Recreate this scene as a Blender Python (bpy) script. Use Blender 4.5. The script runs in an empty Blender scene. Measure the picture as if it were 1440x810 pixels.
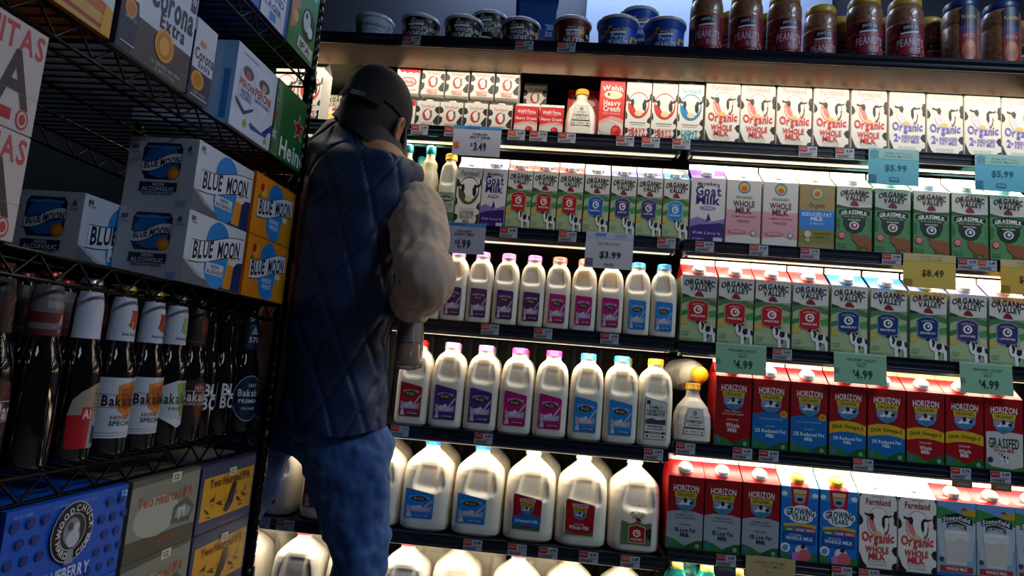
import bpy, bmesh, math, random
from mathutils import Vector, Matrix
random.seed(7)
R = math.radians
SC = bpy.context.scene
COL = SC.collection

# ------------------------------------------------------------------ camera, world, lamps, exposure
EYE = 1.0                                   # camera height; all heights below are given from the eye and lifted by EYE
F_PX = 900.0
YAW, PITCH, ROLL = R(-4.439), R(6.985), R(4.759)
_f = Vector((math.sin(YAW)*math.cos(PITCH), math.cos(YAW)*math.cos(PITCH), math.sin(PITCH)))
_r0 = Vector((math.cos(YAW), -math.sin(YAW), 0)); _u0 = _r0.cross(_f)
CAM_R = math.cos(ROLL)*_r0 + math.sin(ROLL)*_u0
CAM_U = -math.sin(ROLL)*_r0 + math.cos(ROLL)*_u0
CAM_F = _f
cd = bpy.data.cameras.new('camera'); cam = bpy.data.objects.new('camera', cd); COL.objects.link(cam)
cd.sensor_width = 36.0; cd.lens = 36.0*F_PX/1440.0; cd.clip_start = 0.02
cam.matrix_world = Matrix(((CAM_R.x, CAM_U.x, -CAM_F.x, 0), (CAM_R.y, CAM_U.y, -CAM_F.y, 0), (CAM_R.z, CAM_U.z, -CAM_F.z, EYE), (0, 0, 0, 1)))
SC.camera = cam
SC.view_settings.view_transform = 'Standard'; SC.view_settings.look = 'None'
SC.view_settings.exposure = 0.5; SC.view_settings.gamma = 1.0; SC.view_settings.use_curve_mapping = False
SC.cycles.use_denoising = True
SC.cycles.max_bounces = 6

W = bpy.data.worlds.new('world'); SC.world = W; W.use_nodes = True
W.node_tree.nodes['Background'].inputs[0].default_value = (0.35, 0.5, 1.0, 1)
W.node_tree.nodes['Background'].inputs[1].default_value = 0.012

STRIP_W = 1.25        # watts per metre of a shelf strip
CANOPY_W = 1.05
CEIL_W = 13.0
STRIP_C = (1.0, 0.86, 0.66)

def area(name, loc, sx, sy, power, col, rot=(0, 0, 0), spread=180):
    l = bpy.data.lights.new(name, 'AREA'); l.shape = 'RECTANGLE'; l.size = sx; l.size_y = sy
    l.energy = power; l.color = col; l.spread = R(spread)
    o = bpy.data.objects.new(name, l); COL.objects.link(o); o.location = loc; o.rotation_euler = rot
    return o

CEIL_SPOTS = [(1.85, 0.20), (1.2, -1.9)]
for cx, cy in CEIL_SPOTS:
    area('ceiling_lamp_light', (cx, cy, 2.93), 0.55, 1.15, CEIL_W*(2.3 if cy > 0 else .3), (0.62, 0.78, 1.0))
area('back_fill_light', (.15, 2.40, 2.93), 1.6, .3, 11, (0.6, 0.75, 1.0))  # added fill lamp, brightens the wall board and tops behind the upper shelf
CASE_Y = 1.71        # plane of the front faces of the goods
ROW_L = [0.646, 0.371, 0.106, -0.179, -0.447, -0.715]
ROW_R = [0.646, 0.369, 0.101, -0.157, -0.420, -0.690]
SPLIT = 0.304
X0, X1 = -1.0, 1.75
DECK_T = 0.022
for i in range(1, 6):
    for (a, b, rows) in ((X0, SPLIT, ROW_L), (SPLIT+.01, X1, ROW_R)):
        z = rows[i-1]-DECK_T-.0145+EYE
        area('shelf_strip_light', ((a+b)/2, CASE_Y+.022, z), b-a-.04, .016, STRIP_W*(b-a), STRIP_C, rot=(R(14), 0, 0))
area('canopy_strip_light', ((X0+X1)/2, 1.611, 0.8385+EYE), X1-X0-.1, .009, CANOPY_W*(X1-X0), (1.0, 0.90, 0.74), rot=(R(22), 0, 0))

area('bay_fill_light', (-.80, 1.80, 0.838+EYE), .42, .012, .75, STRIP_C)  # added fill for the carton set back in the left bay, not a fitting

# ------------------------------------------------------------------ materials
def lin(h):
    h = h.lstrip('#'); out = []
    for i in (0, 2, 4):
        c = int(h[i:i+2], 16)/255.0
        out.append(c/12.92 if c <= .04045 else ((c+.055)/1.055)**2.4)
    return tuple(out)+(1.0,)
_mats = {}
def M(hexc, rough=.45, metal=0.0, coat=0.0, spec=.5, noise=0.0, scale=60.0, bump=0.0, emit=0.0, name=None, trans=0.0, sss=0.0):
    key = (hexc, rough, metal, coat, spec, noise, scale, bump, emit, trans, sss)
    if key in _mats: return _mats[key]
    m = bpy.data.materials.new(name or 'surface_'+hexc.lstrip('#')); m.use_nodes = True
    nt = m.node_tree; b = nt.nodes['Principled BSDF']
    b.inputs['Base Color'].default_value = lin(hexc); b.inputs['Roughness'].default_value = rough
    b.inputs['Metallic'].default_value = metal; b.inputs['Coat Weight'].default_value = coat
    b.inputs['Specular IOR Level'].default_value = spec
    b.inputs['Transmission Weight'].default_value = trans
    if sss:
        b.inputs['Subsurface Weight'].default_value = sss; b.inputs['Subsurface Radius'].default_value = (1, .85, .65); b.inputs['Subsurface Scale'].default_value = .02
    if emit:
        b.inputs['Emission Color'].default_value = lin(hexc); b.inputs['Emission Strength'].default_value = emit
    if noise or bump:
        tc = nt.nodes.new('ShaderNodeTexCoord'); n = nt.nodes.new('ShaderNodeTexNoise')
        n.inputs['Scale'].default_value = scale; n.inputs['Detail'].default_value = 4.0
        nt.links.new(tc.outputs['Object'], n.inputs['Vector'])
        if noise:
            mix = nt.nodes.new('ShaderNodeMix'); mix.data_type = 'RGBA'
            c = lin(hexc)
            mix.inputs[6].default_value = tuple(v*(1-noise) for v in c[:3])+(1,)
            mix.inputs[7].default_value = tuple(min(1, v*(1+noise)) for v in c[:3])+(1,)
            nt.links.new(n.outputs['Fac'], mix.inputs[0]); nt.links.new(mix.outputs[2], b.inputs['Base Color'])
        if bump:
            bp = nt.nodes.new('ShaderNodeBump'); bp.inputs['Strength'].default_value = bump; bp.inputs['Distance'].default_value = .002
            nt.links.new(n.outputs['Fac'], bp.inputs['Height']); nt.links.new(bp.outputs['Normal'], b.inputs['Normal'])
    _mats[key] = m
    return m
def ink(h): return M(h, rough=.42)

# ------------------------------------------------------------------ mesh builder
class MB:
    def __init__(s): s.v = []; s.f = []; s.m = []; s.sm = []; s.mats = []; s.T = None
    def slot(s, mat):
        if isinstance(mat, str): mat = ink(mat)
        if mat not in s.mats: s.mats.append(mat)
        return s.mats.index(mat)
    def add(s, vs, fs, mat, smooth=False):
        o = len(s.v); k = s.slot(mat)
        s.v += [tuple(s.T @ Vector(p)) for p in vs] if s.T else [tuple(p) for p in vs]
        for f in fs: s.f.append(tuple(i+o for i in f)); s.m.append(k); s.sm.append(smooth)
    def box(s, x0, x1, y0, y1, z0, z1, mat):
        s.add([(x, y, z) for z in (z0, z1) for y in (y0, y1) for x in (x0, x1)],
              [(0, 2, 3, 1), (4, 5, 7, 6), (0, 1, 5, 4), (2, 6, 7, 3), (0, 4, 6, 2), (1, 3, 7, 5)], mat)
    def prism(s, pts, z0, z1, mat, axis='z', smooth=False):
        n = len(pts)
        g = (lambda p, z: (p[0], p[1], z)) if axis == 'z' else ((lambda p, z: (z, p[0], p[1])) if axis == 'x' else (lambda p, z: (p[0], z, p[1])))
        vs = [g(p, z0) for p in pts]+[g(p, z1) for p in pts]
        s.add(vs, [tuple(range(n))[::-1], tuple(range(n, 2*n))], mat)
        s.add(vs, [(i, (i+1) % n, n+(i+1) % n, n+i) for i in range(n)], mat, smooth)
    def lathe(s, prof, mat, n=28, smooth=True, center=(0, 0)):
        vs = []; fs = []
        for r, z in prof:
            for k in range(n):
                a = 2*math.pi*k/n; vs.append((center[0]+r*math.cos(a), center[1]+r*math.sin(a), z))
        for j in range(len(prof)-1):
            for k in range(n):
                fs.append((j*n+k, j*n+(k+1) % n, (j+1)*n+(k+1) % n, (j+1)*n+k))
        s.add(vs, fs, mat, smooth)
        caps = []
        if prof[0][0] > 1e-5: caps.append(tuple(range(n))[::-1])
        if prof[-1][0] > 1e-5: caps.append(tuple(range((len(prof)-1)*n, len(prof)*n)))
        if caps: s.add(vs, caps, mat)
    def tube(s, pts, rad, mat, n=8, caps=True, smooth=True):
        pts = [Vector(p) for p in pts]; m = len(pts)
        rad = rad if isinstance(rad, (list, tuple)) else [rad]*m
        vs = []; up = None
        for i in range(m):
            d = (pts[min(i+1, m-1)]-pts[max(i-1, 0)]).normalized()
            if up is None: up = d.orthogonal().normalized()
            up = (up-d*up.dot(d))
            up = up.normalized() if up.length > 1e-6 else d.orthogonal().normalized()
            w = d.cross(up)
            for k in range(n):
                a = 2*math.pi*k/n; vs.append(tuple(pts[i]+rad[i]*(math.cos(a)*up+math.sin(a)*w)))
        fs = [(i*n+k, i*n+(k+1) % n, (i+1)*n+(k+1) % n, (i+1)*n+k) for i in range(m-1) for k in range(n)]
        s.add(vs, fs, mat, smooth)
        if caps: s.add(vs, [tuple(range(n))[::-1], tuple(range((m-1)*n, m*n))], mat, smooth)
    def loft(s, rings, mat, smooth=True, caps=True):
        n = len(rings[0]); vs = [p for r in rings for p in r]
        fs = [(i*n+k, i*n+(k+1) % n, (i+1)*n+(k+1) % n, (i+1)*n+k) for i in range(len(rings)-1) for k in range(n)]
        s.add(vs, fs, mat, smooth)
        if caps: s.add(vs, [tuple(range(n))[::-1], tuple(range((len(rings)-1)*n, len(rings)*n))], mat, smooth)
    def ell(s, c, r, mat, rot=None, nu=20, nv=12):
        c = Vector(c); rings = []
        for j in range(1, nv):
            t = math.pi*j/nv
            ring = []
            for k in range(nu):
                a = 2*math.pi*k/nu
                p = Vector((r[0]*math.sin(t)*math.cos(a), r[1]*math.sin(t)*math.sin(a), -r[2]*math.cos(t)))
                ring.append(tuple(c+(rot @ p if rot else p)))
            rings.append(ring)
        s.loft(rings, mat)
    def mesh(s, name):
        me = bpy.data.meshes.new(name); me.from_pydata(s.v, [], s.f)
        for m in s.mats: me.materials.append(m)
        me.polygons.foreach_set('material_index', s.m); me.polygons.foreach_set('use_smooth', s.sm); me.update()
        return me
    def obj(s, name, parent=None, loc=None):
        o = bpy.data.objects.new(name, s.mesh(name)); COL.objects.link(o)
        if parent: o.parent = parent
        if loc: o.location = loc
        return o

def tag(o, label, cat, group=None):
    o['label'] = label; o['category'] = cat
    if group: o['group'] = group
    return o
def empty(name, loc=(0, 0, 0), rot=(0, 0, 0)):
    o = bpy.data.objects.new(name, None); COL.objects.link(o); o.location = loc; o.rotation_euler = rot; o.empty_display_size = .03
    return o
def dup(root):
    r = root.copy(); COL.objects.link(r)
    for ch in list(root.children):
        c = ch.copy(); COL.objects.link(c); c.parent = r
        for g in list(ch.children):
            d = g.copy(); COL.objects.link(d); d.parent = c
    return r
def struct(o): o['kind'] = 'structure'; return o

# ------------------------------------------------------------------ lettering: one flat mesh per glyph, strings are set from them
CHARS = "ABCDEFGHIJKLMNOPQRSTUVWXYZabcdefghijklmnopqrstuvwxyz0123456789$.%&'-/!"
GL = {}
def _glyphs():
    objs = []
    for bold in (0, 1):
        for ch in CHARS:
            c = bpy.data.curves.new('glyph', 'FONT'); c.body = ch; c.size = 1.0; c.resolution_u = 2
            c.offset = .028 if bold else .004
            o = bpy.data.objects.new('glyph', c); COL.objects.link(o); objs.append((bold, ch, o, c))
    dg = bpy.context.evaluated_depsgraph_get(); dg.update()
    for bold, ch, o, c in objs:
        me = o.evaluated_get(dg).to_mesh()
        vs = [(v.co.x, v.co.y) for v in me.vertices]; fs = [tuple(p.vertices) for p in me.polygons]
        xs = [v[0] for v in vs]; x0 = min(xs); wd = max(xs)-x0
        GL[(bold, ch)] = ([(v[0]-x0, v[1]) for v in vs], fs, wd)
    for bold, ch, o, c in objs:
        bpy.data.objects.remove(o); bpy.data.curves.remove(c)
_glyphs()
def text2d(t, bold):
    vs = []; fs = []; x = 0
    for ch in t:
        if ch == ' ' or (bold, ch) not in GL: x += .30; continue
        g, f, wd = GL[(bold, ch)]; o = len(vs)
        vs += [(p[0]+x, p[1]) for p in g]; fs += [tuple(i+o for i in q) for q in f]; x += wd+.075
    x -= .075
    return vs, fs, max(x, .01)

# art items (millimetres on a face, origin at the middle of its bottom edge):
# ('r',x0,y0,x1,y1,col) ('e',cx,cy,rx,ry,col) ('p',[pts],col) ('t',text,cx,cy,height,width,col[,bold,arch,slope])
def art2d(it):
    k = it[0]
    if k == 'r':
        x0, y0, x1, y1 = it[1:5]; return [(x0, y0), (x1, y0), (x1, y1), (x0, y1)], [(0, 1, 2, 3)], it[5]
    if k == 'e':
        cx, cy, rx, ry = it[1:5]; n = 22
        return [(cx+rx*math.cos(2*math.pi*i/n), cy+ry*math.sin(2*math.pi*i/n)) for i in range(n)], [tuple(range(n))], it[5]
    if k == 'p': return list(it[1]), [tuple(range(len(it[1])))], it[2]
    if k == 't':
        t, cx, cy, h, w, col = it[1:7]; bold = it[7] if len(it) > 7 else 1; arch = it[8] if len(it) > 8 else 0; sl = it[9] if len(it) > 9 else 0
        vs, fs, tw = text2d(t, bold); out = []
        for x, y in vs:
            u = x/tw-.5
            out.append((cx+u*w, cy+(y/.70-.5)*h-arch*u*u*4+sl*u*w))
        return out, fs, col
def slice2d(vs, fs, step):
    bm = bmesh.new(); bv = [bm.verts.new((x, y, 0)) for x, y in vs]
    for f in fs:
        try: bm.faces.new([bv[i] for i in f])
        except ValueError: pass
    xs = [v[0] for v in vs]; a, b = min(xs), max(xs); k = math.floor(a/step)+1
    while k*step < b:
        bmesh.ops.bisect_plane(bm, geom=bm.verts[:]+bm.edges[:]+bm.faces[:], plane_co=(k*step, 0, 0), plane_no=(1, 0, 0)); k += 1
    bm.verts.index_update()
    V = [(v.co.x, v.co.y) for v in bm.verts]; Fs = [tuple(v.index for v in f.verts) for f in bm.faces]; bm.free()
    return V, Fs
def art(mb, items, fmap, sx=1.0, sy=1.0, off=.0003, doff=.00007, step=None, mat=None):
    """print items on a face; fmap(u, v, off) -> point, metres"""
    for i, it in enumerate(items):
        vs, fs, col = art2d(it)
        if step: vs, fs = slice2d(vs, fs, step*1000)
        mb.add([fmap(x*sx*.001, y*sy*.001, off+doff*i) for x, y in vs], fs, mat(col) if mat else ink(col))
def front(y=0.0): return lambda u, v, o: (u, y-o, v)

def x_at(px, z, Y):
    """world x of the point with height z and depth Y seen in image column px (layout aid)"""
    k = (px-720.0)/F_PX
    a = CAM_R-k*CAM_F
    return -(a.y*Y+a.z*z)/a.x
def at(px, py, Y):
    d = CAM_F+CAM_R*((px-720.0)/F_PX)-CAM_U*((py-405.0)/F_PX)
    p = d*(Y/d.y); return Vector((p.x, p.y, p.z+EYE))
ORD = ['first', 'second', 'third', 'fourth', 'fifth', 'sixth', 'seventh', 'eighth', 'ninth', 'tenth', 'eleventh', 'twelfth']
NUM = ['zero', 'one', 'two', 'three', 'four', 'five', 'six', 'seven', 'eight', 'nine', 'ten', 'eleven', 'twelve']
PENDING = []          # (object, px, singular phrase, place phrase, category, group)
def later(o, px, phrase, place, cat, group): PENDING.append((o, px, phrase, place, cat, group))
def settle():
    d = {}
    for p in PENDING: d.setdefault((p[2], p[3]), []).append(p)
    for (ph, pl), L in d.items():
        L.sort(key=lambda p: p[1]); n = len(L)
        for i, p in enumerate(L):
            if n == 1: lab = ph+', '+pl
            elif n == 2: lab = ph+', '+('left' if i == 0 else 'right')+' one of two, '+pl
            else: lab = ph+', '+ORD[i]+' from left of '+NUM[n]+', '+pl
            if len(lab.split()) > 16: print('LONG', lab)
            tag(p[0], lab, p[4], p[5])
# ------------------------------------------------------------------ the room
def slab(name, x0, x1, y0, y1, z0, z1, mat):
    b = MB(); b.box(x0, x1, y0, y1, z0, z1, mat); return struct(b.obj(name))
slab('floor', -1.95, 3.2, -3.2, 2.75, -.05, 0, M('#6d6a66', .35, noise=.15, scale=9, name='floor_tile'))
slab('ceiling', -1.95, 3.2, -3.2, 2.75, 3.0, 3.05, M('#3a3d45', .8, noise=.1, name='ceiling_paint'))
slab('wall_left', -1.95, -1.85, -3.2, 2.75, 0, 3.0, M('#08090b', .8, noise=.2, name='dark_wall'))
slab('wall_back', -1.95, 3.2, 2.65, 2.75, 0, 3.0, M('#4a5060', .7, noise=.12, scale=6, name='wall_paint'))
b = MB(); b.box(.02, 1.05, 2.615, 2.652, 1.7, 2.75, M('#a9bbe0', .6, noise=.05, name='white_board')); struct(b.obj('trim_1'))

# ------------------------------------------------------------------ the open milk cooler
case = empty('milk_cooler', (0, CASE_Y, 0))
tag(case, 'long open-front cooler with lit black shelves full of milk', 'cooler')
def cpart(b, name): 
    o = b.obj(name, case); o.location = (0, -CASE_Y, 0); return o
DK = M('#17191d', .4, noise=.15, scale=40, name='black_shelf_steel'); RAILM = M('#141a28', .3, noise=.1, name='dark_blue_rail')
ALU = M('#9a9894', .28, metal=1.0, noise=.08, name='aluminium'); WHT = M('#d8d6d0', .5, name='white_lacquer')
b = MB()
b.box(X0, X1, 2.24, 2.27, .08, EYE+.83, M('#1a1a1b', .6, noise=.2, scale=30, name='cooler_back'))
x = X0+.02
while x < X1: b.box(x, x+.012, 2.226, 2.24, .3, EYE+.82, M('#2a2826', .5, name='back_rib')); x += .045
cpart(b, 'back_panel')
def rail_prof(z):   # little moulded price channel, front at CASE_Y-.012
    y = CASE_Y-.006
    return [(y, z+.004), (y-.006, z+.004), (y-.006, z+.001), (y-.003, z-.001), (y-.003, z-.009), (y-.005, z-.011), (y-.003, z-.013), (y-.003, z-.021), (y-.006, z-.023), (y-.006, z-.027), (y, z-.027)]
for i in range(6):
    for (a, bb, rows) in ((X0, SPLIT, ROW_L), (SPLIT+.01, X1, ROW_R)):
        z = rows[i]+EYE
        b = MB(); b.box(a, bb, CASE_Y-.005, 2.235, z-DECK_T, z, DK)
        n = int((bb-a)/.25)
        for k in range(n): b.box(a+.1+k*.25, a+.104+k*.25, CASE_Y+.02, 2.2, z-DECK_T-.004, z-DECK_T, DK)
        cpart(b, 'shelf_deck')
        b = MB(); b.prism(rail_prof(z), a, bb, RAILM, axis='x'); cpart(b, 'price_rail')
        if i < 5:
            b = MB()
            b.prism([(CASE_Y+.006, z-DECK_T), (CASE_Y+.038, z-DECK_T), (CASE_Y+.034, z-DECK_T-.010), (CASE_Y+.010, z-DECK_T-.012)], a+.012, bb-.012, ALU, axis='x')
            b.box(a+.008, a+.012, CASE_Y+.004, CASE_Y+.040, z-DECK_T-.013, z-DECK_T, WHT); b.box(bb-.012, bb-.008, CASE_Y+.004, CASE_Y+.040, z-DECK_T-.013, z-DECK_T, WHT)
            o = cpart(b, 'light_fixture')
            b2 = MB(); b2.box(a+.02, bb-.02, CASE_Y+.014, CASE_Y+.030, z-DECK_T-.0135, z-DECK_T-.0112, M('#fff0cc', .5, emit=.5, name='led_strip'))
            d = b2.obj('light_strip', o)
            for s in (CASE_Y+.085, CASE_Y+.115):
                pass
            b3 = MB()
            for yy in (.05, .075): b3.prism([(CASE_Y+yy, z-DECK_T), (CASE_Y+yy+.012, z-DECK_T), (CASE_Y+yy+.010, z-DECK_T-.006), (CASE_Y+yy+.002, z-DECK_T-.006)], a+.02, bb-.02, ALU, axis='x')
            cpart(b3, 'air_duct_slats')
for i in range(6):
    z = ROW_L[i]+EYE
    for xx in (X0+.004, X1-.006):
        b = MB(); b.prism([(1.74, z-.018), (2.23, z+.01), (2.23, z-.09), (2.1, z-.09)], xx, xx+.003, DK, axis='x'); cpart(b, 'shelf_bracket')
b = MB(); b.box(X0, X1, CASE_Y+.01, 2.27, .14, ROW_L[5]+EYE-.03, DK); b.box(X0, X1, CASE_Y+.16, 2.2, 0, .14, M('#0c0c0d', .6)); cpart(b, 'base')
b = MB(); b.box(X0-.03, X0, CASE_Y-.03, 2.3, .02, EYE+.83, DK); b.box(X0-.032, X0-.002, CASE_Y-.034, CASE_Y-.03, .02, EYE+.83, RAILM); cpart(b, 'end_panel')
# canopy: front lip, upper shelf and the polished underside that mirrors the cartons
b = MB(); b.box(X0, X1, 1.600, 2.45, EYE+.848, EYE+.857, DK); cpart(b, 'upper_shelf')
b = MB(); b.prism([(1.596, EYE+.860), (1.602, EYE+.860), (1.602, EYE+.829), (1.598, EYE+.829), (1.592, EYE+.834), (1.595, EYE+.842), (1.592, EYE+.850)], X0, X1, M('#0d1220', .3, noise=.1, name='upper_rail'), axis='x'); cpart(b, 'upper_shelf_rail')
b = MB(); b.prism([(1.640, EYE+.846), (1.703, EYE+.8185), (1.705, EYE+.8185), (1.705, EYE+.848), (1.640, EYE+.848)], X0, X1, M('#8f7c6b', .26, metal=1.0, noise=.12, scale=14, bump=.02, name='polished_canopy'), axis='x'); cpart(b, 'canopy_panel')
b = MB(); b.box(X0+.03, X1-.03, 1.603, 1.617, EYE+.8435, EYE+.848, WHT); cpart(b, 'canopy_lamp')

# ------------------------------------------------------------------ wire rack on the left
RY = R(2.3514); NRX, NRY = math.cos(RY), -math.sin(RY); KR = -.70333
RACK_O = (KR*NRX, KR*NRY)
rack = empty('wire_rack', (RACK_O[0], RACK_O[1], 0), (0, 0, -RY))
tag(rack, 'black wire shelving rack stacked with beer along the left', 'rack')
RZ = [.680+EYE, .417+EYE, .100+EYE, -.193+EYE, -.500+EYE, -.86+EYE]
RT0, RT1, RD = .25, 1.454, .46
CH = M('#2b2a28', .32, metal=1.0, noise=.3, scale=90, name='black_chrome'); CH2 = M('#3a2a24', .4, metal=1.0, noise=.4, scale=120, name='worn_chrome')
for z in RZ:
    b = MB(); x0, x1, y0, y1 = -RD+.016, -.014, RT0+.016, RT1-.014
    for zz, r in ((z-.003, .0032), (z-.038, .0028)):
        b.tube([(x0, y0, zz), (x1, y0, zz), (x1, y1, zz), (x0, y1, zz), (x0, y0, zz)], r, CH, n=6)
    y = y0+.02
    while y < y1: b.tube([(x0, y, z-.0025), (x1, y, z-.0025)], .0017, CH2, n=5); y += .0235
    for xx in (x0+.1, x0+.215, x0+.33): b.tube([(xx, y0, z-.006), (xx, y1, z-.006)], .0026, CH, n=5)
    o = b.obj('wire_shelf', rack)
    for xx in (x1, x0):
        b = MB(); pts = []; y = y0+.02; k = 0
        while y < y1-.01: pts.append((xx, y, z-.004 if k % 2 == 0 else z-.037)); y += .0335; k += 1
        b.tube(pts, .0023, CH, n=5); b.obj('zigzag_wire', o)
for (xx, yy) in ((-.013, RT1-.013), (-.013, RT0+.013), (-RD+.013, RT1-.013), (-RD+.013, RT0+.013)):
    prof = [(.0122, .01)]; z = .05
    while z < 2.05: prof += [(.0125, z-.003), (.0113, z-.001), (.0113, z+.001), (.0125, z+.003)]; z += .0254
    prof += [(.0125, 2.06), (.009, 2.07), (0, 2.072)]
    b = MB(); b.lathe(prof, CH, n=14, center=(xx, yy))
    o = b.obj('post', rack)
    b = MB()
    pass
    for z in RZ:
        b = MB(); b.lathe([(.0128, z-.042), (.0160, z-.040), (.0150, z+.004), (.0128, z+.005)], CH, n=16, center=(xx, yy)); b.obj('shelf_collar', o)
    b = MB(); b.lathe([(.016, 0), (.018, .006), (.013, .012)], CH, n=14, center=(xx, yy)); b.obj('foot', o)
# ------------------------------------------------------------------ cartons
def cow(x, y, s, dark='#1b1c22', lt='#e9e6e2'):
    def P(pts, c): return ('p', [(x+a*s, y+b2*s) for a, b2 in pts], c)
    return [P([(-3, 20), (2, 27), (9, 25), (14, 16), (34, 17), (38, 12), (37, -18), (30, -18), (28, -2), (18, -3), (17, -18), (10, -18), (9, 0), (2, 2), (-2, 10)], lt),
            P([(-9, 23), (-2, 21), (0, 25), (-5, 27)], dark), P([(9, 25), (13, 28), (16, 24), (11, 22)], dark),
            P([(2, 26), (8, 25), (11, 18), (8, 9), (4, 8), (5, 16)], dark),
            P([(14, 16), (25, 17), (24, 6), (17, 3), (13, 8)], dark), P([(30, 17), (37, 12), (37, 2), (31, 6)], dark), P([(17, 0), (22, -1), (20, -10), (17, -9)], dark)]
def ov_logo(y, s=1.0, col='#15161a', barn='#8c1b1f'):
    return [('t', 'ORGANIC', 0, y+12*s, 15*s, 82*s, col, 1, 5), ('t', 'VALLEY', 4*s, y-4*s, 14*s, 60*s, col, 1, 3),
            ('p', [(-11*s, y-26*s), (-11*s, y-20*s), (-7*s, y-15*s), (-1, y-13*s), (5*s, y-15*s), (11*s, y-23*s), (13*s, y-27*s)], barn)]
def shield(col, edge, l1, l2='', cx=-2, y=63):
    w = 25
    pts = [(cx-w, y), (cx-w-1, y+40), (cx-w*.6, y+47), (cx, y+49), (cx+w*.6, y+47), (cx+w+1, y+40), (cx+w, y), (cx+w*.6, y-5), (cx, y-7), (cx-w*.6, y-5)]
    big = [(cx+(a-cx)*1.08, y+21+(c-y-21)*1.07) for a, c in pts]
    return [('p', big, edge), ('p', pts, col), ('t', 'ORGANIC ULTRA', cx, y+40, 3.5, 34, '#e8dcd4', 0, 3), ('e', cx, y+25, 12, 11, '#efe9e4'), ('e', cx, y+25, 7, 7, col), ('e', cx+1.5, y+26, 3, 3.5, '#efe9e4'),
            ('t', l1, cx, y+8, 5, 40 if len(l1) > 8 else 34, '#f0ece8', 1)]+([('t', l2, cx, y+1, 3, 30, '#e8dcd4', 0)] if l2 else [])
def art_ov(v):
    col, edge, l1 = {'whole': ('#b81118', '#d98b72', 'WHOLE MILK'), 'two': ('#12366e', '#7f95b8', 'REDUCED FAT'), 'sky': ('#1c86c8', '#9fd0e8', 'REDUCED FAT'),
                     'ind': ('#35346f', '#8d8bb8', 'LOW FAT'), 'one': ('#3c3768', '#a48fc0', 'LOW FAT MILK'), 'blu': ('#1155b0', '#86b4e0', 'REDUCED FAT')}[v]
    a = [('r', -47.4, 0, 47.4, 178, '#d8d3c8'), ('r', -47.4, 0, 47.4, 118, '#a9bb8b'),
         ('p', [(-47.4, 100), (-47.4, 128), (-34, 126), (-20, 121), (0, 118), (20, 120), (38, 115), (47.4, 112), (47.4, 98), (20, 104), (-10, 108), (-30, 108)], '#4d7a46'),
         ('p', [(-47.4, 118), (-47.4, 129), (-30, 125), (-26, 120)], '#27402a'), ('p', [(20, 121), (47.4, 122), (47.4, 114), (30, 116)], '#8a9c86'),
         ('p', [(-47.4, 68), (-47.4, 82), (-30, 86), (-26, 76)], '#3f7d42'), ('p', [(26, 84), (47.4, 90), (47.4, 72), (30, 70)], '#4f9a53'), ('p', [(-47.4, 46), (-47.4, 62), (-30, 66), (-28, 48)], '#cfae4a'),
         ('p', [(28, 64), (47.4, 66), (47.4, 40), (30, 44)], '#bfc59a'), ('r', -47.4, 0, 47.4, 12, '#8fa676')]
    a += ov_logo(150)+shield(col, edge, l1)+cow(4, 26, 1.2)
    a += [('t', 'PASTURE', -32, 27, 4, 20, '#3d5a34', 0), ('t', 'RAISED', -33, 20, 4, 18, '#3d5a34', 0), ('t', 'HALF GALLON', -29, 8, 3, 28, '#3d5a34', 0)]
    return a
def art_grass(v):
    dot = {'red': '#8c1f2c', 'blue': '#1c3c6e'}[v]
    a = [('r', -47.4, 0, 47.4, 178, '#d9d0c0'), ('r', -47.4, 0, 47.4, 122, '#4f8a55'), ('p', [(-47.4, 118), (-47.4, 128), (-28, 124), (-8, 121), (47.4, 124), (47.4, 116)], '#2c5533'),
         ('p', [(-47.4, 60), (-47.4, 96), (-36, 88), (-38, 62)], '#356b3e'), ('p', [(36, 92), (47.4, 96), (47.4, 58), (40, 60)], '#3f7f48'),
         ('p', [(-30, 100), (-30, 76), (-20, 58), (0, 49), (20, 58), (30, 76), (30, 100)], '#0d2f1b'), ('p', [(-41, 101), (-41, 113), (0, 120), (41, 113), (41, 101), (0, 105)], '#0e110f'),
         ('t', 'GRASSMILK', 0, 109.5, 10, 70, '#ece6d8', 1, 5), ('r', -34, 94, 34, 98.5, '#2a2f2b'), ('t', '100% GRASS FED', 0, 96, 3, 56, '#d8d2c2', 0), ('t', 'WHOLE MILK', 0, 88, 4, 34, '#cfd8c8', 1),
         ('e', 0, 73, 13, 11, '#ded8ce'), ('e', 0, 73, 9, 8, dot), ('e', 1, 74, 4, 4.5, '#ded8ce'), ('e', -32, 45, 10.5, 10, '#b03038'), ('e', -32, 45, 7, 6.5, '#d8a8a0'), ('t', 'A2', -32, 45, 6, 9, '#8c1f2c', 1),
         ('p', [(-12, 52), (-6, 50), (4, 52), (10, 47), (30, 48), (44, 42), (47.4, 30), (47.4, 0), (36, 0), (34, 14), (22, 16), (20, 0), (10, 0), (9, 22), (0, 30), (-6, 36), (-4, 44)], '#8a5227'),
         ('p', [(10, 20), (20, 18), (20, 0), (10, 0)], '#70401c'), ('t', 'MADE WITH', -31, 20, 4, 24, '#12351d', 0), ('t', 'PASTURE', -31, 13, 4, 22, '#12351d', 0)]
    return a+ov_logo(152, .92)
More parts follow.
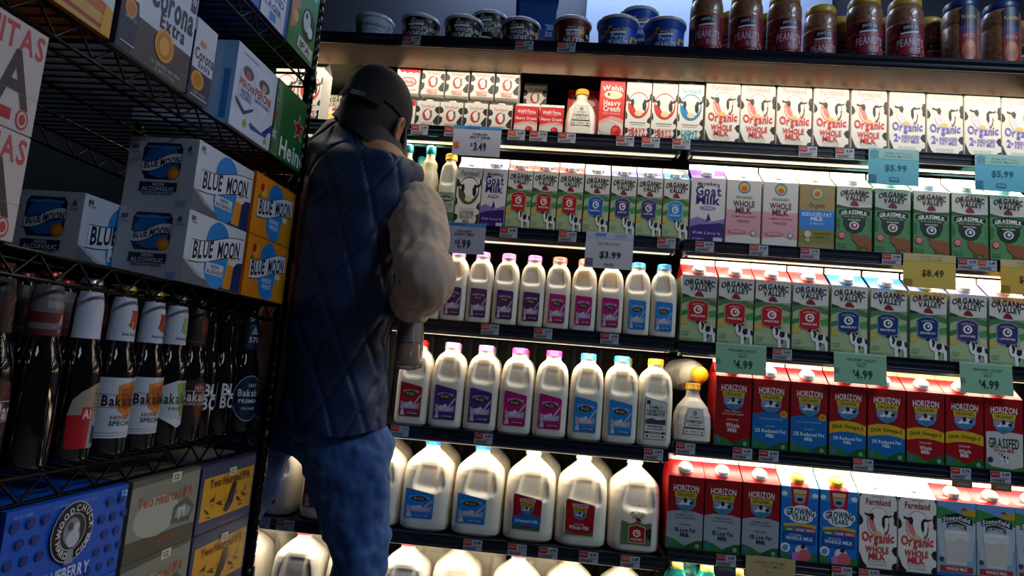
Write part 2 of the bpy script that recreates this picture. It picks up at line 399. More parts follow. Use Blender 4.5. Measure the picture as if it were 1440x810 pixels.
def art_farm(v='red', faint=True, org=True):
    c, rg = {'red': ('#d8413c', '#e8847c'), 'pur': ('#7d6fc4', '#d8d4e4')}[v]
    ft = '#e2b8b0' if faint else '#b03a3a'
    if v == 'pur': ft = '#d2d0d8'
    a = [('r', -47.4, 0, 47.4, 178, '#ebe6da')]
    D = '#26221f'
    a += [('p', [(-47.4, 128), (-41, 122), (-37, 112), (-40, 104), (-47.4, 100)], D), ('p', [(47.4, 142), (40, 140), (37, 128), (40, 118), (39, 108), (47.4, 104)], D),
          ('p', [(47.4, 56), (39, 54), (34, 46), (40, 36), (47.4, 32)], D), ('p', [(-47.4, 40), (-42, 28), (-36, 14), (-26, 4), (-28, 0), (-47.4, 0)], D), ('p', [(47.4, 18), (38, 15), (34, 6), (38, 0), (47.4, 0)], D),
          ('p', [(-47.4, 178), (-40, 178), (-47.4, 168)], D), ('p', [(47.4, 178), (41, 178), (47.4, 166)], D),
          ('t', 'Farmland', 0, 160, 15, 62, ft, 1), ('t', 'FRESH DAIRIES', 0, 172, 3, 30, ft, 0),
          ('e', 0, 112, 28, 36, rg), ('e', 0, 112, 26, 34, '#f2eee4'), ('p', [(-26, 116), (-20, 96), (-8, 80), (0, 76), (-4, 92), (-10, 110), (-14, 122), (-22, 126)], rg),
          ('p', [(-34, 133), (-24, 129), (-14, 133), (-10, 124), (-13, 112), (-19, 116), (-23, 124), (-34, 128)], D), ('p', [(34, 131), (26, 128), (16, 131), (9, 122), (9, 106), (14, 94), (17, 104), (16, 122), (24, 124), (34, 127)], D),
          ('p', [(14, 94), (20, 86), (25, 100), (24, 112), (28, 108), (26, 92), (20, 80)], '#6b5416'), ('e', -2, 84, 10, 6, '#dcc26a')]
    if org: a += [('t', 'Organic', 0, 74, 22, 80, c, 1, -3)]
    if v == 'red': a += [('t', 'WHOLE', -2, 46, 15, 58, c, 1), ('t', 'MILK', -2, 30, 15, 42, c, 1)]
    else: a += [('t', '2', -30, 44, 20, 11, c, 1), ('t', '%', -21, 44, 7, 7, c, 1), ('t', 'REDUCED', 9, 47, 9, 46, c, 1), ('t', 'FAT MILK', 9, 36, 9, 46, c, 1)]
    a += [('t', 'HALF GALLON 1.89 L', 0, 18, 3.5, 48, '#8a857c', 0), ('t', 'ULTRA PASTEURIZED', 0, 11, 3, 44, '#9a958c', 0)]
    return a
def art_cream(v):
    c, word, rg = {'red': ('#c83c34', 'HEAVY', '#d8332e'), 'blu': ('#1f9ab0', 'LIGHT', '#1f86c0'), 'half': ('#6b6a3a', 'HALF&HALF', '#5a5338')}[v]
    D = '#26221f'
    a = [('r', -47.4, 0, 47.4, 178, '#ebe6da'), ('t', 'Farmland', 0, 160, 15, 66, {'red': '#e8d0c8', 'blu': '#4fb0c8', 'half': '#7a8a5a'}[v], 1),
         ('p', [(-47.4, 142), (-40, 138), (-36, 128), (-42, 118), (-47.4, 118)], D), ('p', [(47.4, 148), (41, 142), (40, 130), (47.4, 122)], D), ('p', [(-47.4, 88), (-41, 80), (-40, 66), (-47.4, 60)], D), ('p', [(47.4, 74), (38, 66), (34, 56), (47.4, 50)], D),
         ('p', [(-47.4, 36), (-36, 34), (-34, 22), (-44, 14), (-47.4, 10)], D), ('p', [(47.4, 40), (35, 34), (40, 22), (30, 6), (47.4, 4)], D),
         ('e', 0, 108, 40, 42, rg), ('e', 0, 112, 36, 34, '#f2eee4'), ('p', [(-36, 112), (-34, 92), (-20, 74), (0, 68), (16, 74), (8, 84), (-8, 88), (-18, 104), (-28, 112)], rg),
         ('p', [(-42, 130), (-30, 124), (-20, 128), (-16, 114), (-22, 98), (-28, 108), (-30, 118), (-42, 122)], D), ('p', [(42, 130), (30, 124), (22, 128), (14, 112), (16, 96), (26, 88), (30, 102), (28, 116), (42, 122)], D),
         ('e', 2, 82, 15, 9, '#e2d8a8'), ('r', -30, 52, 30, 54, '#b8b2a8'), ('r', -26, 46, 26, 47.5, '#c8c2b8')]
    if v == 'half': a += [('t', 'LACTOSE FREE', 0, 40, 9, 56, c, 1), ('t', 'REDUCED FAT', 0, 28, 9, 56, c, 1), ('t', 'MILK', 0, 15, 9, 26, c, 1)]
    else: a += [('t', word, 0, 28, 15, 62, c, 1), ('t', 'CREAM', 0, 11, 15, 62, c, 1)]
    return a
def art_pint(v):
    D = '#2a2622'
    if v == 'cow':
        return [('r', -47.4, 0, 47.4, 118, '#e6e1d6'), ('p', [(-47.4, 98), (-36, 92), (-30, 78), (-36, 68), (-47.4, 66)], D), ('p', [(47.4, 96), (34, 94), (28, 80), (38, 66), (47.4, 64)], D), ('p', [(-47.4, 54), (-34, 50), (-34, 32), (-42, 18), (-47.4, 16)], D),
                ('p', [(47.4, 60), (38, 54), (24, 30), (30, 18), (47.4, 14)], D), ('t', 'Farmland', 0, 97, 14, 54, '#e0a8a0', 1), ('e', 0, 58, 20, 26, '#b8322c'), ('e', 3, 60, 15, 20, '#efe9de'), ('p', [(-20, 62), (-16, 42), (-4, 32), (-6, 50), (-12, 64)], '#c8322c'),
                ('p', [(8, 76), (18, 78), (17, 52), (9, 40), (12, 60)], '#6a6248'), ('t', 'HEAVY', 0, 17, 8, 46, '#e07a70', 1), ('t', 'CREAM', 0, 8, 8, 40, '#e07a70', 1), ('r', -36, 24, 36, 25, '#a8a298')]
    if v == 'plain':
        return [('r', -47.4, 0, 47.4, 118, '#efe9de'), ('p', [(-47.4, 118), (47.4, 118), (47.4, 92), (30, 96), (24, 90), (10, 97), (-6, 90), (-14, 98), (-30, 94)], '#d8202c'), ('e', 2, 52, 36, 22, '#d8202c'), ('e', 2, 52, 30, 17, '#f0c8c0'), ('t', 'Whole', 2, 52, 16, 46, '#c8202c', 1), ('t', 'FRESH CREAM', 6, 16, 7, 60, '#e07a70', 1)]
    return [('r', -47.4, 0, 47.4, 118, '#d9d2c6'), ('p', [(-47.4, 118), (47.4, 118), (47.4, 44), (38, 50), (20, 54), (-10, 50), (-34, 44), (-47.4, 38)], '#d8222a'), ('p', [(-47.4, 38), (-34, 44), (-10, 50), (20, 54), (38, 50), (47.4, 44), (47.4, 36), (0, 44), (-30, 36), (-47.4, 30)], '#e89a90'),
            ('t', 'Welsh Farms', 0, 97, 15, 74, '#f4e4dc', 1, 4), ('t', 'ULTRA PASTEURIZED', 0, 84, 5, 50, '#f0c8c0', 0), ('t', 'Heavy Cream', 0, 65, 13, 84, '#f4e0d8', 1), ('e', -6, 20, 36, 17, '#c2bbae'), ('e', -8, 22, 30, 12, '#dad3c6'), ('e', 14, 16, 15, 15, '#d8202a'), ('e', 10, 20, 4, 4, '#e86a62'), ('e', 19, 14, 4, 4, '#b0141c')]
def art_whip():
    return [('r', -47.4, 0, 47.4, 178, '#d8d2c8'), ('p', [(-47.4, 178), (47.4, 178), (47.4, 56), (30, 64), (0, 68), (-30, 58), (-47.4, 50)], '#de3230'), ('p', [(-47.4, 50), (-30, 58), (0, 68), (30, 64), (47.4, 56), (47.4, 46), (0, 58), (-30, 48), (-47.4, 40)], '#ec9a90'),
            ('t', 'Welsh', 0, 160, 16, 78, '#f6dcd4', 1, 6), ('e', 3, 136, 34, 13, '#f2e6da'), ('e', 3, 136, 30, 10, '#e8d8a8'), ('e', -14, 137, 5, 5, '#4a4a52'), ('t', 'Heavy', 0, 110, 17, 64, '#f6e4dc', 1), ('t', 'Cream', 0, 92, 17, 64, '#f6e4dc', 1), ('t', 'ULTRA PASTEURIZED', 0, 76, 6, 66, '#f0c0b8', 0),
            ('e', -10, 28, 36, 24, '#b8b2a6'), ('e', -12, 32, 31, 17, '#cfc9be'), ('e', 20, 20, 20, 20, '#d81c26'), ('e', 14, 26, 6, 6, '#ee5a54'), ('e', 26, 16, 6, 6, '#a8101a'), ('e', 22, 28, 5, 5, '#e8423e')]
def art_goat():
    return [('r', -47.4, 0, 47.4, 178, '#dcd6d4'), ('p', [(-47.4, 0), (-47.4, 62), (-30, 70), (-12, 66), (6, 58), (26, 62), (47.4, 68), (47.4, 0)], '#8f72b8'), ('p', [(-47.4, 0), (-47.4, 42), (-20, 50), (10, 52), (30, 56), (47.4, 54), (47.4, 0)], '#33176e'),
            ('t', 'Meyenberg', 0, 163, 10, 60, '#3a2a5a', 1, 2), ('t', 'Goat', 0, 143, 26, 70, '#33176e', 1), ('t', 'Milk', 0, 118, 24, 66, '#33176e', 1), ('e', 0, 95, 22, 5.5, '#a078a8'), ('t', 'WHOLE', 0, 95, 4.5, 26, '#efe6ee', 1),
            ('p', [(-4, 58), (-1, 70), (2, 82), (6, 72), (10, 60), (6, 62), (2, 60)], '#33176e'), ('t', 'Kids Love It', 0, 27, 7, 74, '#d8cfe8', 0), ('t', 'VITAMIN D', -24, 10, 5, 32, '#b8a8d8', 0), ('r', 18, 4, 42, 16, '#d0c6e4')]
def art_whole():
    return [('r', -47.4, 0, 47.4, 178, '#d9d2cc'), ('p', [(-47.4, 96), (0, 92), (47.4, 96), (47.4, 22), (0, 30), (-47.4, 22)], '#d79aa2'), ('e', 0, 158, 17, 17, '#3f7fb0'), ('e', 0, 158, 13, 13, '#e8b23c'), ('e', 0, 155, 8, 7, '#c86428'), ('t', 'ORGANIC', 0, 131, 7, 46, '#7d9a4a', 1),
            ('t', 'WHOLE', 0, 113, 16, 58, '#7a2430', 1), ('t', 'MILK', 0, 95, 16, 44, '#7a2430', 1), ('t', 'VITAMIN D PASTEURIZED', 0, 78, 5, 66, '#a85a66', 0), ('t', 'HOMOGENIZED', 0, 66, 6, 36, '#a85a66', 0), ('e', -16, 36, 26, 6, '#c07a86'), ('t', 'GRADE A', -16, 36, 5, 34, '#e8d0d0', 0), ('e', 28, 34, 8, 8, '#6f8f8a'), ('e', 28, 34, 5, 5, '#d8d8cc')]
def art_brown():
    return [('r', -47.4, 0, 47.4, 178, '#a58c55'), ('r', -47.4, 0, 47.4, 58, '#7f7a35'), ('r', -47.4, 0, 47.4, 18, '#94834a'), ('r', -47.4, 56, 47.4, 107, '#2a7fd0'), ('e', 0, 154, 18, 18, '#5a86a8'), ('e', 0, 154, 14, 14, '#c8b850'), ('e', 0, 152, 8, 7, '#b86a2c'), ('t', 'Organic', 0, 122, 12, 44, '#6a4a1c', 0),
            ('t', 'REDUCED FAT', 0, 96, 10, 80, '#dce8f4', 1), ('t', 'MILK', 0, 84, 10, 34, '#dce8f4', 1), ('t', '2% MILKFAT', 0, 71, 6, 40, '#c8dcf0', 0), ('e', -24, 42, 9, 9, '#cfc9a8'), ('t', 'PASTURE RAISED', 16, 46, 5, 46, '#5c4418', 0), ('t', 'GRADE A', 12, 36, 5, 34, '#5c4418', 0), ('e', -24, 26, 6, 6, '#b8b48a')]
def hz_logo(y=150, s=1.0):
    return [('t', 'HORIZON', 0, y, 15*s, 66*s, '#ecdcd8', 1, 1.5), ('p', [(-30*s, y-10*s), (30*s, y-10*s), (27*s, y-24*s), (-27*s, y-24*s)], '#d2ae2a'), ('t', 'ORGANIC', 0, y-17*s, 8*s, 46*s, '#4a4a10', 1),
            ('p', [(-27*s, y-24*s), (27*s, y-24*s), (26*s, y-40*s), (18*s, y-51*s), (0, y-58*s), (-18*s, y-51*s), (-26*s, y-40*s)], '#7f8fa8'), ('p', [(-25*s, y-42*s), (25*s, y-42*s), (18*s, y-51*s), (0, y-57*s), (-18*s, y-51*s)], '#3a80b8'),
            ('e', 3*s, y-35*s, 14*s, 7*s, '#ded8d8'), ('e', -1*s, y-31*s, 5*s, 6*s, '#1e1e26'), ('e', 15*s, y-36*s, 5*s, 4*s, '#1e1e26'), ('e', -17*s, y-31*s, 7*s, 4*s, '#b88aa8'), ('e', -12*s, y-40*s, 6*s, 3*s, '#e4dede'), ('e', 19*s, y-29*s, 5*s, 3*s, '#3f8a4a'), ('e', 0, y-50*s, 6*s, 3*s, '#3f8a4a')]
def art_hz(v):
    a = [('r', -47.4, 0, 47.4, 178, '#960810')]
    arc = lambda y0, y1, c: ('p', [(-47.4, y0), (-24, y0+5), (0, y0+6.5), (24, y0+5), (47.4, y0), (47.4, y1), (0, y1-4), (-47.4, y1)], c)
    if v == 'two': a += [arc(88, 0, '#1068ae')]
    if v == 'one': a += [arc(88, 0, '#9aa4ac')]
    if v == 'dha2': a += [arc(80, 0, '#1068ae')]
    if v in ('dha2', 'dhaw'): a += [('p', [(-47.4, 84), (-24, 89), (0, 90), (24, 87), (47.4, 80), (47.4, 56), (24, 61), (0, 63), (-24, 61), (-47.4, 56)], '#d6ab22'), ('t', 'DHA Omega-3', 0, 76, 9, 78, '#3a3208', 1, 3)]
    if v == 'grass': a += [('p', [(-44, 94), (-20, 96), (0, 97), (20, 96), (47.4, 93), (47.4, 0), (-42, 0)], '#c9c2b8'), ('e', 0, 100, 9, 9, '#960810'), ('t', 'GRASSFED', 0, 68, 24, 74, '#1f3a2c', 1), ('t', 'Whole Milk', 0, 50, 8, 52, '#b03038', 1)]+cow(-10, 28, .55)
    if v == 'dhaw': a += [('p', [(-47.4, 56), (-24, 61), (0, 63), (24, 61), (47.4, 56), (47.4, 20), (0, 8), (-47.4, 20)], '#a00a14')]
    if v != 'grass': a += [('p', [(-47.4, 0), (-47.4, 28), (-20, 20), (0, 9), (16, 12), (47.4, 24), (47.4, 0)], '#2f7a35'), ('p', [(5, 10), (30, 22), (47.4, 24), (47.4, 8), (28, 0), (0, 0)], '#1f5a2a'), ('e', -36, 14, 5, 8, '#4a6aa8'), ('e', 34, 10, 5.5, 5.5, '#7fae84')]
    else: a += [('p', [(-47.4, 0), (-47.4, 22), (-30, 10), (20, 6), (47.4, 14), (47.4, 0)], '#2f7a35'), ('e', -34, 26, 7, 7, '#2a3a5c')]
    w = '#e8d8d6'
    if v == 'whole': a += [('t', 'DHA OMEGA-3', 0, 89, 3.5, 42, w, 0), ('t', 'ULTRA PASTEURIZED', 0, 82, 3.5, 56, w, 0), ('t', 'ORGANIC', 0, 68, 4.5, 32, w, 0), ('t', 'Whole', 0, 54, 11, 36, w, 1), ('t', 'Milk', 0, 42, 10, 25, w, 1)]
    if v == 'two': a += [('e', 34, 92, 9.5, 9.5, '#dca52c'), ('e', 34, 92, 6, 6, '#b8781c'), ('t', 'HIGH QUALITY PROTEIN', 0, 78, 3.5, 62, '#a8d0ee', 0), ('t', 'ORGANIC', 0, 60, 4, 26, '#a8d0ee', 0), ('t', '2% Reduced Fat', 0, 48, 9, 80, '#dcecf8', 1), ('t', 'Milk', 0, 36, 9, 22, '#dcecf8', 1)]
    if v == 'dha2': a += [('t', '2% Reduced Fat', 0, 46, 8, 74, '#dcecf8', 1), ('t', 'Milk', 0, 36, 8, 20, '#dcecf8', 1)]
    if v == 'dhaw': a += [('t', 'ORGANIC', 0, 52, 4.5, 30, w, 0), ('t', 'Whole', 0, 40, 9, 30, w, 1), ('t', 'Milk', 0, 30, 9, 22, w, 1)]
    if v == 'one': a += [('t', 'VITAMINS A AND D', 0, 83, 3.5, 46, '#3a4450', 0), ('t', 'ULTRA PASTEURIZED', 0, 76, 3.5, 56, '#3a4450', 0), ('t', 'ORGANIC', 0, 60, 4.5, 30, '#4a5460', 0), ('t', '1% Low Fat', 2, 47, 10, 54, '#1c2436', 1), ('t', 'Milk', 2, 35, 10, 24, '#1c2436', 1)]
    return a+hz_logo()
def art_gy():
    a = [('r', -47.4, 0, 47.4, 178, '#1674c8'), ('r', -47.4, 150, 47.4, 178, '#3a92d8'), ('p', [(-24, 178), (24, 178), (21, 134), (0, 128), (-21, 134)], '#c01018'), ('p', [(-17, 172), (17, 172), (15, 156), (-15, 156)], '#d8c9a0'), ('p', [(-15, 156), (15, 156), (13, 142), (0, 137), (-13, 142)], '#8f9ab0'), ('e', 0, 148, 8, 4, '#2a2a34'), ('r', -16, 158, 16, 163, '#c8902c')]
    for cx, cy, rx, ry in ((-20, 116, 20, 13), (4, 120, 24, 15), (24, 115, 18, 12), (4, 104, 30, 13), (-40, 160, 8, 6), (38, 160, 8, 6), (-34, 30, 12, 12)): a.append(('e', cx, cy, rx, ry, '#e2ecf4'))
    a += [('t', 'GROWING', 2, 119, 17, 70, '#20303c', 1, 2), ('t', 'YEARS', 2, 103, 12, 42, '#20303c', 1), ('p', [(-40, 88), (-40, 80), (0, 84), (42, 80), (42, 88), (0, 92)], '#d8a02c'), ('r', -38, 70, -12, 79, '#3f8a3f'), ('r', -11, 70, 14, 79, '#b84a9a'), ('r', 15, 70, 40, 79, '#d04a5a'),
          ('t', 'DHA', -25, 74.5, 5, 14, '#e8f0e8', 1), ('t', 'CHOLINE', 2, 74.5, 5, 20, '#f0e0ec', 1), ('t', 'PREBIOTIC', 28, 74.5, 5, 21, '#f4dcdc', 1), ('r', -40, 42, 42, 68, '#0f4fa0'), ('t', 'ORGANIC', -10, 62, 4, 34, '#cfe0f2', 0), ('t', 'WHOLE MILK', 0, 54, 8, 70, '#dce8f6', 1), ('e', -34, 30, 7, 7, '#6a8ac0'),
          ('e', -40, 6, 16, 14, '#2f7a35'), ('e', 40, 6, 14, 14, '#2f7a35'), ('e', 6, 26, 16, 13, '#dcd8d4'), ('e', 10, 35, 6, 5, '#222228'), ('e', -6, 10, 13, 12, '#c87ab0'), ('e', 14, 14, 16, 16, '#d8606e')]
    return a
def art_stony():
    return [('r', -47.4, 0, 47.4, 178, '#b9c2c8'), ('p', [(-47.4, 178), (47.4, 178), (47.4, 150), (0, 150), (-47.4, 158)], '#6f9fd0'), ('p', [(-47.4, 166), (-20, 160), (10, 150), (47.4, 146), (47.4, 130), (-47.4, 136)], '#3f8a45'), ('p', [(12, 160), (47.4, 162), (47.4, 146), (16, 148)], '#c8a02c'), ('p', [(10, 160), (20, 166), (28, 158)], '#8a2a24'),
            ('p', [(-34, 142), (0, 152), (38, 140), (40, 124), (0, 134), (-36, 126)], '#1c2224'), ('t', 'Stonyfield', 0, 140, 11, 66, '#dfe3e2', 1, 6), ('p', [(-24, 126), (0, 132), (24, 124), (24, 112), (0, 120), (-24, 114)], '#2a3032'), ('t', 'ORGANIC', 0, 121, 8, 42, '#cfd5d4', 1, 3),
            ('p', [(-47.4, 100), (-47.4, 0), (47.4, 0), (47.4, 100), (38, 40), (-38, 40)], '#8faabf'), ('p', [(-31, 106), (31, 106), (24, 30), (-24, 30)], '#dcd8d2'), ('p', [(-28, 90), (-8, 84), (10, 92), (28, 86), (24, 34), (-24, 34)], '#cac4ba'), ('e', 0, 106, 31, 4, '#ece8e2'), ('r', -47.4, 0, 47.4, 10, '#2a6fb0'), ('r', -40, 12, 40, 26, '#a83238'), ('t', 'WHOLE MILK', 0, 19, 7, 52, '#ecd8d4', 1), ('e', -36, 40, 6, 6, '#3a4a56')]
def art_egg():
    return [('r', -47.4, 0, 47.4, 178, '#d9d3c4')]+ov_logo(150)+[('r', -47.4, 0, 47.4, 112, '#6f9a58'), ('e', 0, 88, 32, 30, '#e8b820'), ('e', 2, 90, 16, 10, '#c8702c'), ('t', 'EGGS', 0, 90, 8, 20, '#d8403c', 1)]+cow(6, 24, .9)

# carton families: width, depth, panel height, gable height, fin height (metres)
SIZES = {'half': (.0914, .0914, .178, .036, .015), 'quart': (.0685, .0685, .167, .026, .013), 'pint': (.0660, .0660, .078, .014, .006), 'halflow': (.0925, .0925, .178, .014, .005), 'tall': (.0690, .0690, .162, .026, .012)}
_cart = {}
def carton_proto(key, size, items, side, roof, fin, cap, capcol, roofart, pat_h):
    w, d, h, g, fn = SIZES[size]; e = .0022
    root = empty('milk_carton')
    b = MB()
    pts = [(-w/2+e, 0), (w/2-e, 0), (w/2, e), (w/2, d-e), (w/2-e, d), (-w/2+e, d), (-w/2, d-e), (-w/2, e)]
    sm = M(side, .42, noise=.04, scale=30, bump=.03)
    b.prism(pts, 0, h, sm)
    art(b, items, lambda u, v, o: (max(-w/2+.0008, min(w/2-.0008, u)), -o, max(.0006, min(h-.0004, v))), sx=w*1000/95*.998, sy=h*1000/pat_h)
    b.obj('carton_body', root)
    b = MB(); rm = M(roof, .4, noise=.03, bump=.03)
    yr = d*.5; ins = w*.34
    A = [(-w/2, 0, h), (w/2, 0, h), (w/2, yr-.002, h+g), (-w/2, yr-.002, h+g)]; Bk = [(w/2, d, h), (-w/2, d, h), (-w/2, yr+.002, h+g), (w/2, yr+.002, h+g)]
    b.add(A, [(0, 1, 2, 3)], rm); b.add(Bk, [(0, 1, 2, 3)], rm)
    for s in (-1, 1):
        X = s*w/2; XI = s*(w/2-ins)
        b.add([(X, 0, h), (X, d, h), (XI, yr, h+g*.9), (X, yr-.002, h+g), (X, yr+.002, h+g)], [(0, 1, 2), (0, 2, 3), (1, 4, 2)], rm)
    fm = M(fin, .4, noise=.03)
    b.add([(x, y, z) for z in (h+g, h+g+fn) for x, y in ((-w/2, yr-.0022), (w/2, yr-.0022), (w/2, yr+.0022), (-w/2, yr+.0022))], [(0, 1, 5, 4), (1, 2, 6, 5), (2, 3, 7, 6), (3, 0, 4, 7), (4, 5, 6, 7)], fm)
    sl = math.hypot(yr, g); cs, sn = yr/sl, g/sl
    if roofart: art(b, roofart, lambda u, v, o: (u, v*cs-o*sn, h+v*sn+o*cs), sx=w*1000/95, sy=sl*1000/60)
    b.obj('gable_top', root)
    if cap:
        b = MB(); r = {'screw': .0165, 'flip': .013, 'nub': .009}[cap]; hh = {'screw': .010, 'flip': .010, 'nub': .004}[cap]
        b.lathe([(r*1.12, .0), (r*1.12, .002), (r, .0025), (r, hh-.0015), (r-.0015, hh), (0, hh)], M(capcol, .35), n=24)
        if cap == 'flip': b.box(-r*1.3, r*1.3, -r*.4, r*1.1, .001, .008, M(capcol, .35))
        o = b.obj('cap', root); o.location = (0, sl*.47*cs-.0008*sn, h+sl*.47*sn+.0006); o.rotation_euler = (math.atan2(g, yr), 0, 0)
    return root
def carton(kind, spec):
    """first use makes it, later uses copy it with all its parts"""
    if kind not in _cart:
        _cart[kind] = [carton_proto(kind, *spec), False]
    r, used = _cart[kind]
    if not used: _cart[kind][1] = True; return r
    return dup(r)
RW = [('r', -47, 0, 47, 60, '#d8282c'), ('r', -40, 36, -12, 54, '#f0d8d0'), ('r', 14, 30, 42, 54, '#f0d0c8'), ('p', [(-46, 4), (-20, 12), (-24, 24), (-46, 20)], '#f0e0d8')]
def roofmix(c, w='#f2eee8'):
    return [('r', -47, 0, 47, 60, c), ('e', -28, 40, 16, 10, w), ('e', 26, 14, 14, 8, w), ('r', 10, 44, 40, 56, w), ('r', -46, 2, -30, 14, w), ('t', 'ORGANIC', 0, 52, 5, 50, w, 1)]
HZR = [('e', 20, 22, 13, 8, '#ecd0cc'), ('e', -26, 14, 12, 6, '#d8403c'), ('t', 'HORIZON', -20, 46, 7, 40, '#ecd0cc', 1)]
SPEC = {}
def S(k, size, items, side, roof, fin, cap, capcol, roofart, phrase, pat=178, cat='milk carton'): SPEC[k] = ((size, items, side, roof, fin, cap, capcol, roofart, pat), phrase, cat)
for v, rc, nm in (('whole', '#d8282c', 'red'), ('two', '#1560b0', 'blue'), ('one', '#9a86c8', 'lilac')):
    S('ovh_'+v, 'half', art_ov(v), '#a9b49a', rc, '#eeeae2', 'screw', '#e9e6de', roofmix(rc), nm+'-topped carton with cow on green')
for v, rc, nm in (('whole', '#e05a50', 'red badge'), ('blu', '#e6e8f0', 'bright blue badge'), ('ind', '#7a78c0', 'indigo badge'), ('sky', '#4aa0d8', 'sky blue badge')):
    S('ovq_'+v, 'quart', art_ov(v), '#a9b49a', rc, '#eeeae2', 'flip', '#eeebe4', roofmix(rc), 'slim carton with '+nm)
S('grass_red', 'half', art_grass('red'), '#4f8055', '#e6ebe4', '#f0efe8', 'screw', '#f0efe8', roofmix('#d8e6e0'), 'green carton with brown cow, red dot')
S('grass_blue', 'half', art_grass('blue'), '#4f8055', '#e6ebe4', '#f0efe8', 'screw', '#f0efe8', roofmix('#9fc8d8'), 'green carton with brown cow, dark dot')
S('farm_red', 'halflow', art_farm('red'), '#e6e0d4', '#efeae0', '#f2eee6', None, None, None, 'cow-patch carton with red lettering')
S('farm_pur', 'halflow', art_farm('pur'), '#e6e0d4', '#efeae0', '#f2eee6', None, None, None, 'cow-patch carton with violet lettering')
S('farm_low', 'half', art_farm('red', faint=False), '#e6e0d4', '#efeae0', '#f2eee6', 'nub', '#e8e4da', [('t', '3.25', -25, 12, 8, 16, '#d8a098', 1)], 'cow-patch carton with red lettering')
S('cream_red', 'tall', art_cream('red'), '#e6e0d4', '#efeae0', '#f2eee6', 'nub', '#e8e4da', None, 'white quart carton, red cow ring', cat='cream carton')
S('cream_blue', 'tall', art_cream('blu'), '#e6e0d4', '#efeae0', '#f2eee6', 'nub', '#e8e4da', None, 'white quart carton, blue cow ring', cat='cream carton')
S('half_half', 'quart', art_cream('half'), '#d8d4c8', '#efeae0', '#f2eee6', 'nub', '#e8e4da', None, 'white quart carton with brown-ringed cow face', cat='milk carton')
S('pint_cow', 'pint', art_pint('cow'), '#e0dbd0', '#efeae0', '#f2eee6', 'nub', '#e8e4da', None, 'small white carton with cow face', pat=118, cat='cream carton')
S('pint_plain', 'pint', art_pint('plain'), '#e0dbd0', '#efeae0', '#f2eee6', 'nub', '#e8e4da', None, 'small white carton with red oval', pat=118, cat='cream carton')
S('pint_red', 'pint', art_pint('red'), '#d8302e', '#efeae0', '#f2eee6', 'nub', '#e8e4da', None, 'small red carton with raspberry', pat=118, cat='cream carton')
S('whip', 'tall', art_whip(), '#d8302e', '#d8302e', '#f2eee6', 'nub', '#e8e4da', None, 'tall red cream carton with raspberry', cat='cream carton')
S('whip_half', 'halflow', art_whip(), '#d8302e', '#d8302e', '#f2eee6', None, None, None, 'wide red cream carton standing back', cat='cream carton')
S('goat_q', 'quart', art_goat(), '#d4cede', '#e2dcec', '#efeaf2', 'flip', '#e6def0', [('r', 10, 10, 47, 50, '#8a5cc0')], 'white and purple quart goat milk carton')
S('goat_h', 'half', art_goat(), '#d4cede', '#6a3aa8', '#efeaf2', 'screw', '#eeeaf2', [('e', -26, 30, 14, 16, '#e87a4a'), ('r', 6, 6, 44, 24, '#d8c8ec')], 'white and purple half gallon goat milk carton')
S('whole_pink', 'half', art_whole(), '#d9cfc8', '#eee8e2', '#f4f0ea', 'nub', '#e4ded4', None, 'pink-banded white carton, sun emblem')
S('brown', 'half', art_brown(), '#a58c55', '#e2d4ae', '#f0e6c8', 'nub', '#e4d8b8', None, 'tan carton with blue band and sun emblem')
for v, nm in (('whole', 'plain red carton, white lettering'), ('two', 'red carton with blue lower half'), ('dha2', 'red carton, yellow stripe over blue'), ('dhaw', 'red carton, yellow stripe over red'), ('grass', 'red carton with cream lower panel'), ('one', 'red carton with grey lower half')):
    S('hz_'+v, 'half', art_hz(v), '#960810', '#b81018', '#efe6de' if v in ('whole', 'two', 'one') else '#ecd070', 'screw', '#f2efe8', HZR, nm)
S('gy', 'half', art_gy(), '#1674c8', '#9ccbe8', '#f2e6b0', 'screw', '#e8bc28', [('p', [(-24, 0), (24, 0), (18, 34), (-18, 34)], '#d02028'), ('r', -47, 44, 47, 56, '#e8c83c')], 'blue carton with white cloud')
S('stony', 'half', art_stony(), '#a8b4bc', '#cc2028', '#f0e0d8', 'screw', '#f0eae2', [('e', -26, 14, 14, 7, '#ecb0a8'), ('e', 28, 14, 12, 7, '#ecb0a8'), ('r', -47, 46, 47, 60, '#e8a8a0')], 'red-topped carton picturing milk glass')
S('egg', 'halflow', art_egg(), '#d0cab8', '#e8c43c', '#f0ece0', None, None, None, 'yellow-topped carton with yellow egg badge')

ROWNAME = ['top milk shelf', 'second milk shelf', 'third milk shelf', 'fourth milk shelf', 'fifth milk shelf', 'bottom milk shelf']
def put(o, px, row, side, dz=0, back=0.0, jit=True, yaw=0):
    z = (ROW_L if side == 'L' else ROW_R)[row]+dz
    Y = CASE_Y+back+(random.uniform(0, .003) if jit else 0)
    o.location = (x_at(px, z, Y), Y, z+EYE+.0008); o.rotation_euler = (0, 0, yaw+(R(random.uniform(-.2, .2)) if jit else 0)); return o
def cart_row(kinds, edges, row, side, dz=0, back=0.0, place=None, group=None):
    for k, (a, bb) in zip(kinds, zip(edges[:-1], edges[1:])):
        spec, ph, cat = SPEC[k]
        o = carton(k, spec); put(o, (a+bb)/2, row, side, dz, back)
        later(o, (a+bb)/2, ph, place or ROWNAME[row], cat, group or 'cartons on the '+ROWNAME[row])
cart_row(['farm_red']*5+['farm_pur']*4, [990, 1038.7, 1089, 1142, 1194, 1249, 1302, 1355.6, 1409, 1461], 0, 'R')
cart_row(['whip', 'cream_red', 'cream_red', 'cream_blue'], [839, 876, 914, 950, 988], 0, 'L')
cart_row(['pint_red', 'pint_red'], [720, 756, 791.5], 0, 'L')
cart_row(['pint_cow']*4, [583, 615, 649, 684, 719.5], 0, 'L')
PT = .078+.014+.006
